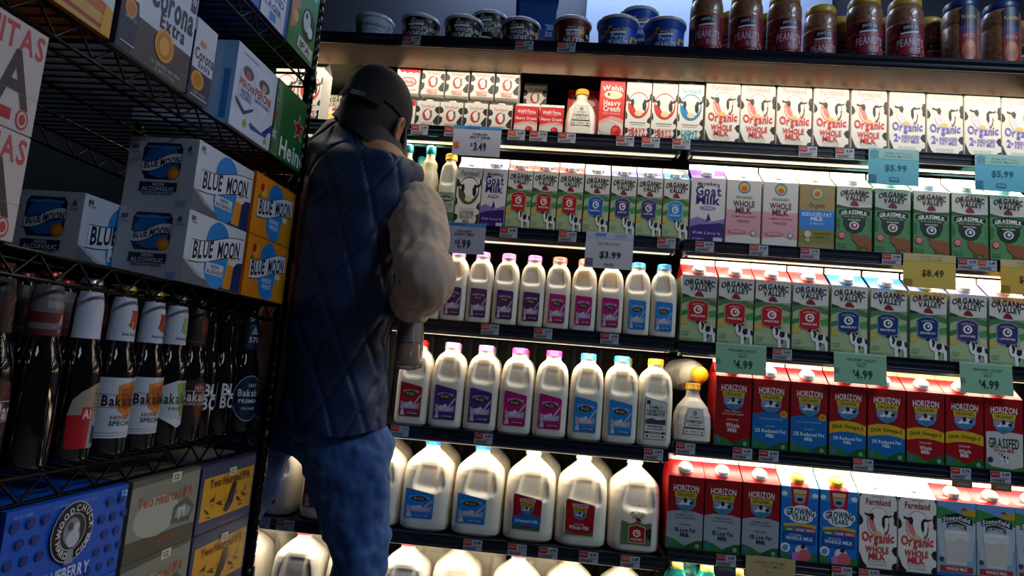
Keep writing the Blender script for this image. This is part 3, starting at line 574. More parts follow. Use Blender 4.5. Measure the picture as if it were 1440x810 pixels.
cart_row(['pint_plain']+['pint_cow']*4, [553, 590, 624, 659, 694.5, 729], 0, 'L', dz=PT+.0008, back=.002, place='upper tier, top shelf')
cart_row(['pint_plain'], [548, 583], 0, 'L', place='at the left end of the lower cream cartons')
cart_row(['pint_red'], [735, 770], 0, 'L', back=.078, place='behind the front cream cartons')
cart_row(['pint_cow'], [733, 768], 0, 'L', dz=PT+.0008, back=.079, place='stacked at the back above two red cartons')
cart_row(['whip_half'], [796, 835], 0, 'L', back=.10, place='behind the yellow-capped jug, top milk shelf')
cart_row(['cream_red', 'cream_red'], [378, 413, 448], 0, 'L', place='behind the rack end, top shelf')
cart_row(['egg'], [442, 488], 0, 'L', back=.225, place='left of the man, top milk shelf')
cart_row(['half_half', 'goat_q'], [637, 672, 708], 1, 'L')
cart_row(['ovq_whole']*3+['ovq_blu', 'ovq_ind', 'ovq_ind', 'ovq_sky'], [708.7, 744, 780, 816.5, 854.5, 892, 929, 967], 1, 'L')
cart_row(['goat_h', 'whole_pink', 'whole_pink', 'brown']+['grass_red']*2+['grass_blue']*3, [968, 1018, 1069.5, 1122, 1173, 1227.5, 1282, 1337, 1391, 1446], 1, 'R')
cart_row(['ovh_whole']*4+['ovh_two']*3+['ovh_one']*2, [954, 1006.6, 1058.5, 1111, 1165.5, 1221, 1277, 1333.5, 1390, 1446], 2, 'R')
cart_row(['hz_whole', 'hz_two', 'hz_two', 'hz_dha2', 'hz_dha2', 'hz_dhaw', 'hz_dhaw', 'hz_grass'], [1002.6, 1055, 1109, 1163.7, 1218.6, 1273.5, 1329, 1384, 1440], 3, 'R')
cart_row(['hz_one']*3+['gy']*2+['farm_low']*2+['stony']*3, [935, 987, 1041, 1095, 1150, 1206, 1262, 1317, 1373, 1429, 1485], 4, 'R')
# ------------------------------------------------------------------ plastic jugs
MILK = M('#f1e9d6', .38, noise=.02, scale=12, bump=.02, sss=.6, name='milk_plastic')
GREYJ = M('#c9c4ba', .38, noise=.03, scale=12, bump=.02, name='grey_milk_plastic')
CREAMJ = M('#f0e4b8', .3, noise=.03, scale=12, name='pale_yellow_plastic')
def sstep(a, b, x):
    t = max(0.0, min(1.0, (x-a)/(b-a))); return t*t*(3-2*t)
def lerp_prof(prof, t):
    for (z0, *a), (z1, *b) in zip(prof[:-1], prof[1:]):
        if t <= z1:
            u = (t-z0)/(z1-z0) if z1 > z0 else 0; u = u*u*(3-2*u) if len(prof) > 99 else u
            return [p+(q-p)*u for p, q in zip(a, b)]
    return list(prof[-1][1:])
# profiles: (height fraction, width fraction, depth fraction, squareness)
P_GALLON = [(0, .80, .80, 3), (.012, .90, .90, 3.2), (.04, .985, .985, 3.6), (.10, 1, 1, 4), (.46, 1, 1, 4), (.58, .99, .985, 3.8), (.68, .965, .96, 3.5), (.735, .925, .92, 3.2), (.775, .83, .84, 2.9), (.82, .68, .69, 2.6), (.86, .53, .54, 2.3), (.895, .38, .38, 2.1), (.915, .305, .305, 2), (.93, .29, .29, 2), (1.0, .29, .29, 2)]
P_HALF = [(0, .82, .82, 3.4), (.012, .91, .91, 3.6), (.035, .985, .985, 4.4), (.08, 1, 1, 5), (.52, 1, 1, 5), (.64, .985, .985, 4.6), (.74, .95, .96, 4), (.80, .89, .91, 3.5), (.84, .80, .82, 3.0), (.87, .68, .70, 2.6), (.895, .53, .55, 2.2), (.912, .455, .455, 2), (1.0, .45, .45, 2)]
P_QUART = [(0, .84, .84, 3.4), (.012, .92, .92, 3.6), (.035, .985, .985, 4.6), (.08, 1, 1, 5), (.54, 1, 1, 5), (.66, .98, .985, 4.6), (.75, .94, .95, 4), (.81, .87, .89, 3.4), (.85, .78, .80, 2.9), (.88, .66, .67, 2.5), (.905, .545, .545, 2.1), (.915, .53, .53, 2), (1.0, .53, .53, 2)]
P_SMALL = [(0, .86, .84, 3), (.015, .94, .92, 3.2), (.05, 1, 1, 3.6), (.30, 1, 1, 3.6), (.48, .96, .97, 3.2), (.62, .80, .86, 2.8), (.72, .56, .66, 2.4), (.78, .42, .48, 2), (.84, .36, .40, 2), (1.0, .36, .40, 2)]
P_ROUND = [(0, .84, .84, 2), (.02, .95, .95, 2), (.06, 1, 1, 2), (.44, 1, 1, 2), (.50, .96, .96, 2), (.56, .98, .98, 2), (.70, .86, .86, 2), (.80, .62, .62, 2), (.86, .46, .46, 2), (1.0, .46, .46, 2)]
def jug_body(w, d, h, prof, rec, mat, name, parent, nu=72, nv=54):
    """rec: (x centre, half width, z bottom, z top, depth, ridge x or None) as fractions of w and h"""
    rings = []
    zs = sorted(set([p[0] for p in prof]+[i/nv for i in range(nv+1)]))
    for t in zs:
        a, c, n = lerp_prof(prof, t); ring = []
        for k in range(nu):
            th = 2*math.pi*(k+.5)/nu-math.pi/2; co, si = math.cos(th), math.sin(th)
            x = w/2*a*math.copysign(abs(co)**(2/n), co); y = d/2*c*math.copysign(abs(si)**(2/n), si)
            if rec and si < .25:
                xc, hw, zb, zt, dep, rx = rec
                u = (x/w-xc)/hw; s = (t-zb)/(zt-zb)
                if -.3 < s < 1.2:
                    wide = 1.0-.55*max(0, s)**1.8
                    low = sstep(0, .16, s-.16*min(1, abs(u))**4) ; top = 1-sstep(.55, 1.0, s)
                    m = (1-sstep(wide*.80, wide*1.02, abs(u)))*low*top
                    if rx is not None: m *= 1-.8*math.exp(-((u-rx)/.16)**2)
                    y += dep*m*sstep(.25, -.25, si)
            ring.append((x, y+d/2, t*h))
        rings.append(ring)
    b = MB(); b.loft(rings, mat); return b.obj(name, parent)
def jug_cap(parent, w, d, h, r, hc, col):
    b = MB(); n = 36; prof = [(r*1.06, 0), (r*1.06, .003), (r, .0035), (r*.985, hc-.002), (r*.93, hc), (0, hc)]
    b.lathe(prof, M(col, .35, bump=.05, scale=300), n=n, center=(0, d/2))
    for k in range(24):
        a = 2*math.pi*k/24; b.box(r*math.cos(a)-.0005, r*math.cos(a)+.0005, d/2+r*math.sin(a)-.0005, d/2+r*math.sin(a)+.0005, .004, hc-.002, M(col, .35, bump=.05, scale=300))
    o = b.obj('cap', parent); o.location = (0, 0, h-hc*.72); return o
def lab(parent, items, cx, z0, sx=1.0, sy=1.0, y=0.0, mat=None):
    b = MB(); art(b, items, lambda u, v, o: (u+cx, y-o-.0004, v+z0), sx=sx, sy=sy, mat=mat); return b.obj('label', parent)
def rlab(w, h, col, slope=0.0, r=3.0):
    """label blank with rounded corners and a slanted top edge"""
    return ('p', [(-w/2+r, 0), (w/2-r, 0), (w/2, r), (w/2, h-slope-r), (w/2-r, h-slope), (-w/2+r, h-r*.3), (-w/2, h-r), (-w/2, r)], col)
def art_juglab(w, h, c, c2, slope):
    return [rlab(w, h, c, slope), ('t', 'FARM & LAND', 0, h*.80-slope*.45, h*.07, w*.72, '#c9c2d4', 1, h*.035), ('e', -w*.02, h*.66, w*.29, h*.085, '#2a2620'), ('e', w*.04, h*.655, w*.14, h*.05, '#8a7a4a'), ('e', -w*.16, h*.665, w*.06, h*.04, '#9a9690'),
            ('p', [(w*.12, h*.36), (w*.44, h*.66), (w*.48, h*.62), (w*.2, h*.34)], '#b8b2c4'), ('p', [(-w*.44, h*.44), (-w*.2, h*.38), (0, h*.44), (w*.2, h*.36), (w*.44, h*.42), (w*.42, h*.24), (-w*.40, h*.22)], '#a9a2b8'),
            ('e', -w*.12, h*.34, w*.14, h*.07, '#cfc8d4'), ('e', w*.14, h*.30, w*.16, h*.06, '#c2bac8'), ('e', w*.02, h*.40, w*.08, h*.05, '#d8d2dc'), ('p', [(-w*.44, h*.04), (-w*.36, h*.24), (-w*.28, h*.20), (-w*.22, h*.04)], '#c2bcc8'), ('e', -w*.36, h*.26, w*.07, h*.05, '#b8b2c0'),
            ('r', -w*.18, h*.06, w*.44, h*.15, c2), ('t', 'LOWFAT MILK', w*.13, h*.105, h*.05, w*.5, '#d8d0dc', 0)]
def art_farmstead(w, h):
    k = '#1c1c22'
    return [('p', [(-w/2, 0), (w/2, 0), (w/2, h*.88), (-w/2, h)], k), ('p', [(-w/2+.9, .9), (w/2-.9, .9), (w/2-.9, h*.88-.9), (-w/2+.9, h-1.1)], '#d9d6d0'), ('r', -w*.44, h*.82, -w*.26, h*.92, '#3a3a52'), ('t', 'FAMILY', 0, h*.76, h*.07, w*.62, k, 1), ('t', 'FARMSTEAD', 0, h*.67, h*.07, w*.86, k, 1), ('r', -w*.4, h*.56, w*.4, h*.62, k), ('t', 'DAIRY FRESH', 0, h*.59, h*.04, w*.7, '#d9d6d0', 1),
            ('p', [(-w*.46, h*.36), (-w*.46, h*.46), (-w*.2, h*.50), (w*.1, h*.46), (w*.46, h*.49), (w*.46, h*.36)], '#3a4250'), ('r', -w*.36, h*.30, w*.36, h*.32, k), ('t', 'LACTOSE FREE', 0, h*.25, h*.045, w*.72, k, 0), ('r', -w*.46, h*.14, w*.46, h*.18, k), ('t', 'WHOLE MILK', 0, h*.16, h*.03, w*.6, '#d9d6d0', 1), ('e', -w*.36, h*.07, w*.05, h*.025, k), ('e', w*.36, h*.07, w*.05, h*.025, k), ('t', 'ONE HALF GALLON', 0, h*.07, h*.03, w*.5, k, 0)]
def art_blackline(w, h):
    k = '#4a4844'
    return [('p', [(-w*.5, 0), (w*.5, 0), (w*.36, h), (-w*.36, h)], k), ('p', [(-w*.5+.8, .7), (w*.5-.8, .7), (w*.36-.6, h-.7), (-w*.36+.6, h-.7)], '#e4dfd2'), ('e', 0, h*.82, w*.1, h*.1, '#9a968c'), ('t', 'CREAMERY', 0, h*.66, h*.06, w*.5, k, 0), ('t', 'FARMSTEAD', 0, h*.50, h*.11, w*.72, '#2a2826', 1), ('t', 'HALF AND HALF', 0, h*.36, h*.06, w*.56, k, 0), ('r', -w*.46, h*.22, w*.46, h*.27, '#2a2826'), ('t', 'GRADE A', 0, h*.12, h*.05, w*.4, k, 0), ('e', -w*.36, h*.1, 2, 2, k), ('e', w*.36, h*.1, 2, 2, k)]
PUR, MAG, BLU, RED = ('#4f2a78', '#38305c'), ('#b81670', '#8a1248'), ('#1c86d0', '#1467a8'), ('#b01218', '#8a0e14')
VIO = ('#5a2360', '#43204e')
LIL, PNK, SAL, CBL, CRD, YEL = '#b980c8', '#ee4ab0', '#ec7a6c', '#3fa0e0', '#e01620', '#f0bc24'
def make_jug(kind, labc, capc):
    root = empty('milk_jug')
    if kind == 'quart':
        w, d, h = .0685, .0685, .197; jug_body(w, d, h, P_QUART, (-.06, .38, .57, .92, .010, None), MILK, 'jug_body', root); jug_cap(root, w, d, h, .0185, .015, capc)
        lab(root, art_juglab(44, 80, labc[0], labc[1], 3), 0, .018)
    elif kind == 'half':
        w, d, h = .0895, .0895, .226; jug_body(w, d, h, P_HALF, (.02, .36, .545, .92, .010, .62), MILK, 'jug_body', root); jug_cap(root, w, d, h, .0205, .016, capc)
        if labc == 'farmstead': lab(root, art_farmstead(56, 108), 0, .022)
        else: lab(root, art_juglab(59, 92, labc[0], labc[1], 11), 0, .024)
    elif kind.startswith('gallon'):
        w, d, h = .133, .133, .228; jug_body(w, d, h, P_GALLON, (.06, .33, .43, .88, .015, .62), GREYJ if 'grey' in kind else MILK, 'jug_body', root, nu=88, nv=64); jug_cap(root, w, d, h, .0205, .015, capc)
        if labc in (BLU, RED): lab(root, art_juglab(76, 76, labc[0], labc[1], 12), -.012, .034)
        elif labc in ('hz2', 'hzw'):
            a = [rlab(78, 94, '#e8e2da', 13), ('p', [(-36, 3), (36, 3), (37, 76), (30, 79), (-33, 91), (-37, 86)], '#b00a12')]
            a += [(('t', i[1], i[2], i[3]*.62-18, i[4]*.62, i[5]*.62)+tuple(i[6:7])+(1,) if i[0] == 't' else ('e', i[1]*.62, i[2]*.62-18, i[3]*.62, i[4]*.62, i[5]) if i[0] == 'e' else ('p', [(x*.62, y*.62-18) for x, y in i[1]], i[2])) for i in hz_logo(152)]
            if labc == 'hz2': a += [('p', [(-36, 12), (36, 12), (37, 36), (18, 41), (0, 42), (-18, 40), (-37, 34)], '#1068ae'), ('t', '2% Reduced Fat Milk', 0, 25, 7, 60, '#dcecf8', 1), ('p', [(-36, 3), (36, 3), (36, 12), (0, 7), (-36, 14)], '#2f6a3a')]
            else: a += [('t', 'ORGANIC', 0, 30, 4, 26, '#e8d0cc', 0), ('t', 'Whole Milk', 0, 22, 9, 52, '#f0e2de', 1), ('p', [(-36, 3), (36, 3), (36, 13), (10, 4), (-10, 5), (-36, 15)], '#2f7a35')]
            lab(root, a, -.004, .030)
        elif labc == 'ov':
            a = [('t', 'VITAMIN D', 4, 98, 4, 40, '#6a6870', 0), ('t', 'ORGANIC', 4, 80, 8, 40, '#1c1c22', 1, 3), ('t', 'VALLEY', 4, 71, 8, 30, '#1c1c22', 1, 2), ('p', [(-36, 2), (40, 2), (40, 58), (20, 54), (4, 60), (-14, 52), (-36, 60)], '#5a7a50'), ('p', [(24, 40), (40, 44), (40, 14), (28, 20)], '#22261f'), ('p', [(4, 58), (-2, 66), (8, 68), (14, 60)], '#7a1a20')]
            a += [('p', [(-18, 6), (24, 6), (25, 46), (3, 52), (-19, 46)], '#d8b89a'), ('p', [(-16, 8), (22, 8), (23, 44), (3, 50), (-17, 44)], '#b01218'), ('e', 3, 30, 10, 9, '#f0e6e0'), ('e', 3, 30, 6, 5.5, '#b01218'), ('e', 4, 31, 3, 3, '#f0e6e0'), ('t', 'WHOLE MILK', 3, 15, 5, 30, '#f0e6e0', 1)]
            lab(root, a, .002, .022)
    return root
_jug = {}
def jug(kind, labc, capc):
    k = (kind, str(labc), capc)
    if k not in _jug: _jug[k] = make_jug(kind, labc, capc); return _jug[k]
    return dup(_jug[k])
LN = {str(PUR): 'purple-labelled', str(VIO): 'purple-labelled', str(MAG): 'magenta-labelled', str(BLU): 'blue-labelled', str(RED): 'red-labelled', 'farmstead': 'black-and-white-labelled', 'hz2': 'red-and-blue-labelled', 'hzw': 'plain red-labelled', 'ov': 'green-and-red-labelled', 'None': 'plain'}
CN = {LIL: 'lilac', PNK: 'pink', SAL: 'salmon', CBL: 'blue', CRD: 'red', YEL: 'yellow', '#f2f0ea': 'white', '#7a3a5c': 'purple', '#e8a0d0': 'pale pink'}
KN = {'quart': 'quart jug', 'half': 'half gallon jug', 'gallon': 'gallon jug', 'gallon_grey': 'greyish gallon jug'}
def jug_row(specs, row, back=0.0, place=None, group=None):
    for kind, labc, capc, a, bb in specs:
        o = jug(kind, labc, capc); put(o, (a+bb)/2, row, 'L', 0, back+.004, yaw=R(random.uniform(-1.2, 1.2)))
        later(o, (a+bb)/2, CN[capc]+'-capped '+LN[str(labc)]+' '+KN[kind], place or ROWNAME[row], 'milk jug', group or KN[kind.split('_')[0]]+'s on the '+ROWNAME[row])
Q = [579.5, 616, 651, 688, 725.5, 762.5, 799, 837, 875.5, 913, 950.5]
jug_row([('quart', l, c, Q[i], Q[i+1]) for i, (l, c) in enumerate([(VIO, LIL), (VIO, LIL), (VIO, LIL), (VIO, LIL), (VIO, LIL), (MAG, SAL), (MAG, SAL), (MAG, SAL), (BLU, CBL), (BLU, CBL)])], 2)
jug_row([('quart', l, c, Q[i]-1, Q[i+1]-1) for i, (l, c) in enumerate([(VIO, LIL)]*5+[(MAG, SAL)]*3+[(BLU, CBL)]*2)], 2, back=.085, place='rear row, third milk shelf', group='rear quart milk jugs on the third milk shelf')
H = [549.6, 597.5, 647, 696.5, 745.5, 795.3, 845.8, 894.5, 945]
HL = [(RED, CRD), (PUR, LIL), (PUR, LIL), (MAG, PNK), (MAG, PNK), (BLU, CBL), (BLU, CBL), ('farmstead', YEL)]
jug_row([('half', l, c, H[i], H[i+1]) for i, (l, c) in enumerate(HL)], 3)
HL2 = [(RED, CRD), (PUR, LIL), (PUR, LIL), (MAG, PNK), None, None, ('farmstead', YEL), None]
jug_row([('half', s[0], s[1], H[i]+4, H[i+1]+4) for i, s in enumerate(HL2) if s], 3, back=.11, place='rear row, fourth milk shelf', group='rear half gallon milk jugs on the fourth milk shelf')
G = [(337, 405), (414, 482), (488, 553), (555.7, 628), (629.5, 701.5), (703, 776.5), (778, 851), (853, 928.5)]
GL5 = [(RED, CRD), (RED, CRD), (RED, SAL), (BLU, CBL), (BLU, CBL), ('hz2', '#f2f0ea'), ('hzw', '#f2f0ea'), ('ov', '#f2f0ea')]
jug_row([('gallon', l, c, g[0], g[1]) for g, (l, c) in zip(G, GL5)], 4)
jug_row([('gallon', l, c, g[0]+12, g[1]+12) for g, (l, c) in list(zip(G, GL5))[2:7]], 4, back=.155, place='rear row, fifth milk shelf', group='rear gallon milk jugs on the fifth milk shelf')
G6 = [(286, 356, 'gallon', SAL, .03), (366, 436, 'gallon_grey', CRD, 0), (445, 513, 'gallon', SAL, .03), (519, 592, 'gallon_grey', CRD, 0), (595, 668, 'gallon', SAL, .03), (681, 756, 'gallon_grey', '#7a3a5c', 0), (758, 833, 'gallon', '#e8a0d0', .03), (836, 911, 'gallon', '#e8a0d0', .03)]
for a, bb, kd, c, bk in G6: jug_row([(kd, None, c, a, bb)], 5, back=bk)
jug_row([('gallon', None, SAL, a, bb) for a, bb in ((326, 396), (402, 472), (560, 633), (634, 707), (720, 793))], 5, back=.19, place='rear row, bottom milk shelf', group='rear gallon milk jugs on the bottom milk shelf')

# small yellow-capped jugs
def small_jug(w, h, labw, labh, labz, capr, name='cream_jug'):
    root = empty(name)
    jug_body(w, w*.86, h, P_SMALL, None, M('#efe8d6', .36, noise=.02, scale=12, name='cream_jug_plastic'), 'jug_body', root)
    jug_cap(root, w, w*.86, h, capr, .016, YEL); lab(root, art_blackline(labw, labh), 0, labz); return root
o = small_jug(.088, .142, 52, 58, .030, .018); put(o, 815, 0, 'L'); o.location.y -= .004
tag(o, 'small white jug with yellow cap beside the tall red carton', 'cream jug')
o = small_jug(.094, .148, 54, 66, .022, .0185); put(o, 975.5, 3, 'R', 0, -.004)
tag(o, 'small white jug with yellow cap under the jug lying on its side', 'cream jug')
lying_z = .150
o = empty('milk_jug'); w, h = .090, .165
jug_body(w, w, h, P_ROUND, (0, .34, .52, .86, .02, None), M('#f2ecdc', .36, noise=.02, name='round_jug_plastic'), 'jug_body', o); jug_cap(o, w, w, h, .0215, .017, YEL)
ld = Vector((.20, -.97, .02)).normalized(); cp = at(985, 527, CASE_Y+.055)
o.rotation_mode = 'QUATERNION'; o.rotation_quaternion = ld.to_track_quat('Z', 'Y')
o.location = cp-ld*h-(o.rotation_quaternion @ Vector((0, w/2, 0)))
tag(o, 'round white jug lying on its side with yellow cap facing out', 'milk jug')
# lemonade bottles and the yellow-capped quart jug at the left of the second shelf
def drink_bottle(r=.0292, h=.230):
    root = empty('drink_bottle'); b = MB()
    b.lathe([(r*.9, 0), (r, .006), (r, .07), (r*.95, .085), (r, .10), (r*1.0, .125), (r*.86, .15), (r*.72, .162), (r*.76, .172), (r*.70, .182), (r*.44, .193), (r*.42, h-.012), (r*.42, h-.01), (0, h-.01)], CREAMJ, n=36, center=(0, r))
    b.obj('bottle_body', root)
    b = MB(); b.lathe([(r*.47, h-.024), (r*.5, h-.022), (r*.48, h-.003), (r*.42, h), (0, h)], M('#2aa0b0', .35), n=28, center=(0, r)); b.obj('cap', root)
    b = MB(); cyl0 = lambda u, v, o: ((r+o)*math.sin(u/r), r-(r+o)*math.cos(u/r), v)
    a = [('p', [(-46, 14), (46, 14), (46, 118), (20, 122), (-20, 122), (-46, 118)], '#f2e8b0'), ('e', 20, 34, 20, 18, '#d8b42c'), ('e', -24, 30, 18, 14, '#e0c040'), ('p', [(-14, 60), (-8, 62), (-8, 100), (-14, 98)], '#f6ee c8'.replace(' ', '')), ('t', "Kate's", -2, 92, 22, 58, '#3a3420', 0, -4), ('t', 'LEMONADE', 0, 66, 8, 50, '#4a7a3a', 1)]
    art(b, a, cyl0, sx=.62, step=.006, off=.0008); b.obj('label', root); return root
dproto = drink_bottle()
for i, (px, bk, lb) in enumerate(((593, 0, 'yellow drink bottle with teal cap beside the yellow-capped jug'), (560, .0, 'yellow drink bottle half hidden by the man'), (581, .10, 'yellow drink bottle in the second row between two others'))):
    o = dproto if i == 0 else dup(dproto); put(o, px, 1, 'L', 0, bk); tag(o, lb, 'drink bottle', 'yellow drink bottles on the second milk shelf')
o = empty('milk_jug'); w, h = .050, .204
jug_body(w, .060, h, P_QUART, (-.04, .38, .54, .92, .009, None), MILK, 'jug_body', o); jug_cap(o, w, .060, h, .0165, .017, YEL)
lab(o, [('r', -25, 0, 25, 82, '#b4b8ae'), ('r', -25, 0, 25, 26, '#3f7a3f'), ('e', 0, 64, 22, 9, '#5a5a4a'), ('t', 'CREAMLINE', 0, 64, 6, 36, '#d8d8cc', 1), ('t', 'FRESH', 0, 78, 7, 36, '#5a9a50', 1), ('t', 'REDUCED FAT MILK', 0, 48, 5, 40, '#5a6a6a', 0), ('t', 'PASTURE RAISED', 0, 40, 4, 38, '#6a7a7a', 0), ('t', 'NON GMO', 0, 33, 4, 26, '#5a6a6a', 0), ('r', -19, 4, -12, 18, '#2a4a2a')], 0, .010)
put(o, 623, 1, 'L'); tag(o, 'narrow white quart jug with yellow cap and green label', 'milk jug')
# teal drink packs at the bottom right
def pouch_pack():
    root = empty('drink_pack'); b = MB()
    rings = []
    for t, a, c in ((0, .9, .9), (.03, 1, 1), (.5, 1, 1), (.82, .92, .92), (.92, .74, .72), (.975, .5, .5), (1, .5, .5)):
        rings.append([(.036*a*math.copysign(abs(math.cos(x))**.6, math.cos(x)), .036+.036*c*math.copysign(abs(math.sin(x))**.6, math.sin(x)), t*.214) for x in [2*math.pi*k/28 for k in range(28)]])
    b.loft(rings, M('#0f7f7c', .3, noise=.2, scale=50, name='teal_plastic')); b.obj('bottle_body', root)
    b = MB(); b.lathe([(.0165, .208), (.0172, .209), (.0168, .226), (.015, .228), (0, .228)], M('#b08440', .35), n=26, center=(0, .036)); b.obj('cap', root)
    b = MB(); art(b, [('r', -30, 0, 30, 96, '#0c6a6c'), ('e', 0, 60, 20, 18, '#c9a25c'), ('t', 'EGG NOG', 0, 60, 9, 32, '#0a4a4c', 1), ('t', 'HOLIDAY', 0, 26, 8, 40, '#dfe8d8', 1)], front(-.0002)); b.obj('label', root); return root
tp = pouch_pack()
for i, (px, bk, lb) in enumerate(((949, 0, 'teal bottle with gold cap at the left of the teal bottles'), (993, 0, 'teal bottle with gold cap in the middle of the teal bottles'), (1037, 0, 'teal bottle with gold cap at the right of the teal bottles'), (966, .09, 'teal bottle with gold cap in the second row'))):
    o = tp if i == 0 else dup(tp); put(o, px, 5, 'R', 0, bk); tag(o, lb, 'drink bottle', 'teal bottles on the bottom milk shelf')
# ------------------------------------------------------------------ nuts and tubs on the upper shelf
UPZ = .857; UPY = 1.612
def cyl_map(r, ry=None, a0=0.0): return lambda u, v, o: ((r+o)*math.sin(u/r+a0), r-(r+o)*math.cos(u/r+a0), v)
def nuts(n, x0, x1, y0, y1, s, cols=('#d9a860', '#c8904a')):
    rnd = random.Random(n*7+int(s)); a = []
    for i in range(n):
        x, y = rnd.uniform(x0, x1), rnd.uniform(y0, y1); t = rnd.uniform(0, 3.1); c, q = math.cos(t), math.sin(t)
        for k in (-.55, .55): a.append(('e', x+k*s*c, y+k*s*q, s*.62, s*.62, cols[i % 2]))
    return a
def tub(key, body, items, r=.0535, h=.078, lidc='#c9cfd8'):
    root = empty('snack_tub'); b = MB()
    b.lathe([(r*.80, 0), (r*.84, .003), (r*.97, h-.012), (r*.99, h-.008), (r*.99, h-.004)], M(body, .3, noise=.05, name='tub_'+key), n=40, center=(0, r)); b.obj('tub_body', root)
    b = MB(); b.lathe([(r*1.0, h-.010), (r*1.03, h-.009), (r*1.03, h-.001), (r*.99, h+.001), (r*.93, h-.002), (0, h-.002)], M(lidc, .25, name='tub_lid'), n=40, center=(0, r)); b.obj('lid', root)
    b = MB(); ra = r*.905
    def mp(u, v, o):
        t = v/h; rr = r*(.835+.14*t)+o; a = u/ra
        return (rr*math.sin(a), r-rr*math.cos(a), v)
    art(b, items, mp, step=.006, off=.0006); b.obj('label', root); return root
def tubart(bg, l1, l2, n, side=None):
    a = [('r', -82, 4, 82, 64, bg)]+nuts(n+4, -70, 70, 10, 60, 8.5, ('#e8b868', '#d8a050'))+[('p', [(-24, 8), (26, 8), (28, 36), (0, 42), (-26, 36)], bg), ('p', [(-22, 60), (20, 60), (22, 50), (-22, 50)], '#0c0f18'), ('t', 'SNACK CO', 0, 55, 5.5, 34, '#d0d6e0', 1), ('p', [(-22, 49), (20, 51), (17, 45), (-20, 43)], '#d8dde6'), ('t', l1, 0, 36, 10, 36, '#d8dfea', 1), ('t', l2, 0, 20, 15, 52, '#d8dfea', 1)]
    if side: a += [('r', 34, 8, 52, 60, '#0b0d14'), ('t', side, 43, 40, 10, 14, '#e0e4ec', 1), ('t', 'OZ', 43, 24, 8, 10, '#e0e4ec', 1), ('e', 60, 40, 8, 9, '#d8a040')]
    return a
TUBS = {
 'green': ('#c2ccdc', [('r', -82, 4, 82, 64, '#b8c4da'), ('r', -60, 6, -26, 62, '#3f6a2c')]+nuts(16, -58, -28, 10, 58, 5, ('#6f9a3c', '#4f7a2c'))+[('t', 'PISTACHIO', 10, 46, 8, 56, '#5a6a86', 1), ('t', 'ROASTED', 10, 34, 6, 48, '#7a8aa4', 0), ('r', -18, 10, 40, 26, '#a0aec8')], 'pale tub with green nut picture'),
 'black': ('#0c0f1a', tubart('#0c0f1a', 'WHOLE', 'CASHEWS', 7, '10'), 'black snack tub with cashew pictures'),
 'red': ('#7a2a1c', tubart('#8a2f1e', 'MIXED', 'NUTS', 8, '9'), 'reddish-brown snack tub'),
 'blue': ('#1a4cb4', tubart('#1c52c4', "Party", 'PEANUTS', 9), 'blue peanut tub with peanut pictures')}
_tub = {}
def put_up(o, px, back=0.0, dz=0.0, rot=0.0):
    z = UPZ+dz; Y = UPY+back; o.location = (x_at(px, z+.03, Y+.03), Y, z+EYE+.0005); o.rotation_euler = (0, 0, rot)
for kind, px, bk, dz, place in (('green', 525, .012, 0, 'at the left end of the upper shelf'), ('black', 588, .004, 0, 'above the man'), ('black', 651, .002, 0, 'above the man'), ('black', 727, .002, 0, 'in front of the blue bag'),
                                 ('black', 680, .115, 0, 'standing back under a stacked one'), ('black', 683, .112, .0805, 'stacked on the one standing back'), ('red', 806, .002, 0, 'on the upper shelf'), ('blue', 868, .002, 0, 'front of upper shelf'), ('blue', 934, .002, 0, 'front of upper shelf'),
                                 ('blue', 903, .125, 0, 'standing back under the stacked blue one'), ('blue', 902, .122, .0995, 'stacked at the back of the upper shelf')):
    if kind not in _tub: _tub[kind] = tub(kind, TUBS[kind][0], TUBS[kind][1], **{'blue': dict(r=.0562, h=.097), 'red': dict(r=.0515, h=.088)}.get(kind, {})); o = _tub[kind]
    else: o = dup(_tub[kind])
    put_up(o, px, bk, dz, rot=R(random.uniform(-8, 8))); later(o, px, TUBS[kind][2], place, 'tub', 'snack tubs on the upper shelf')
def nut_mat():
    m = M('#8f6248', .35, noise=.6, scale=95, bump=1.0, coat=.4, name='nuts_behind_plastic'); return m
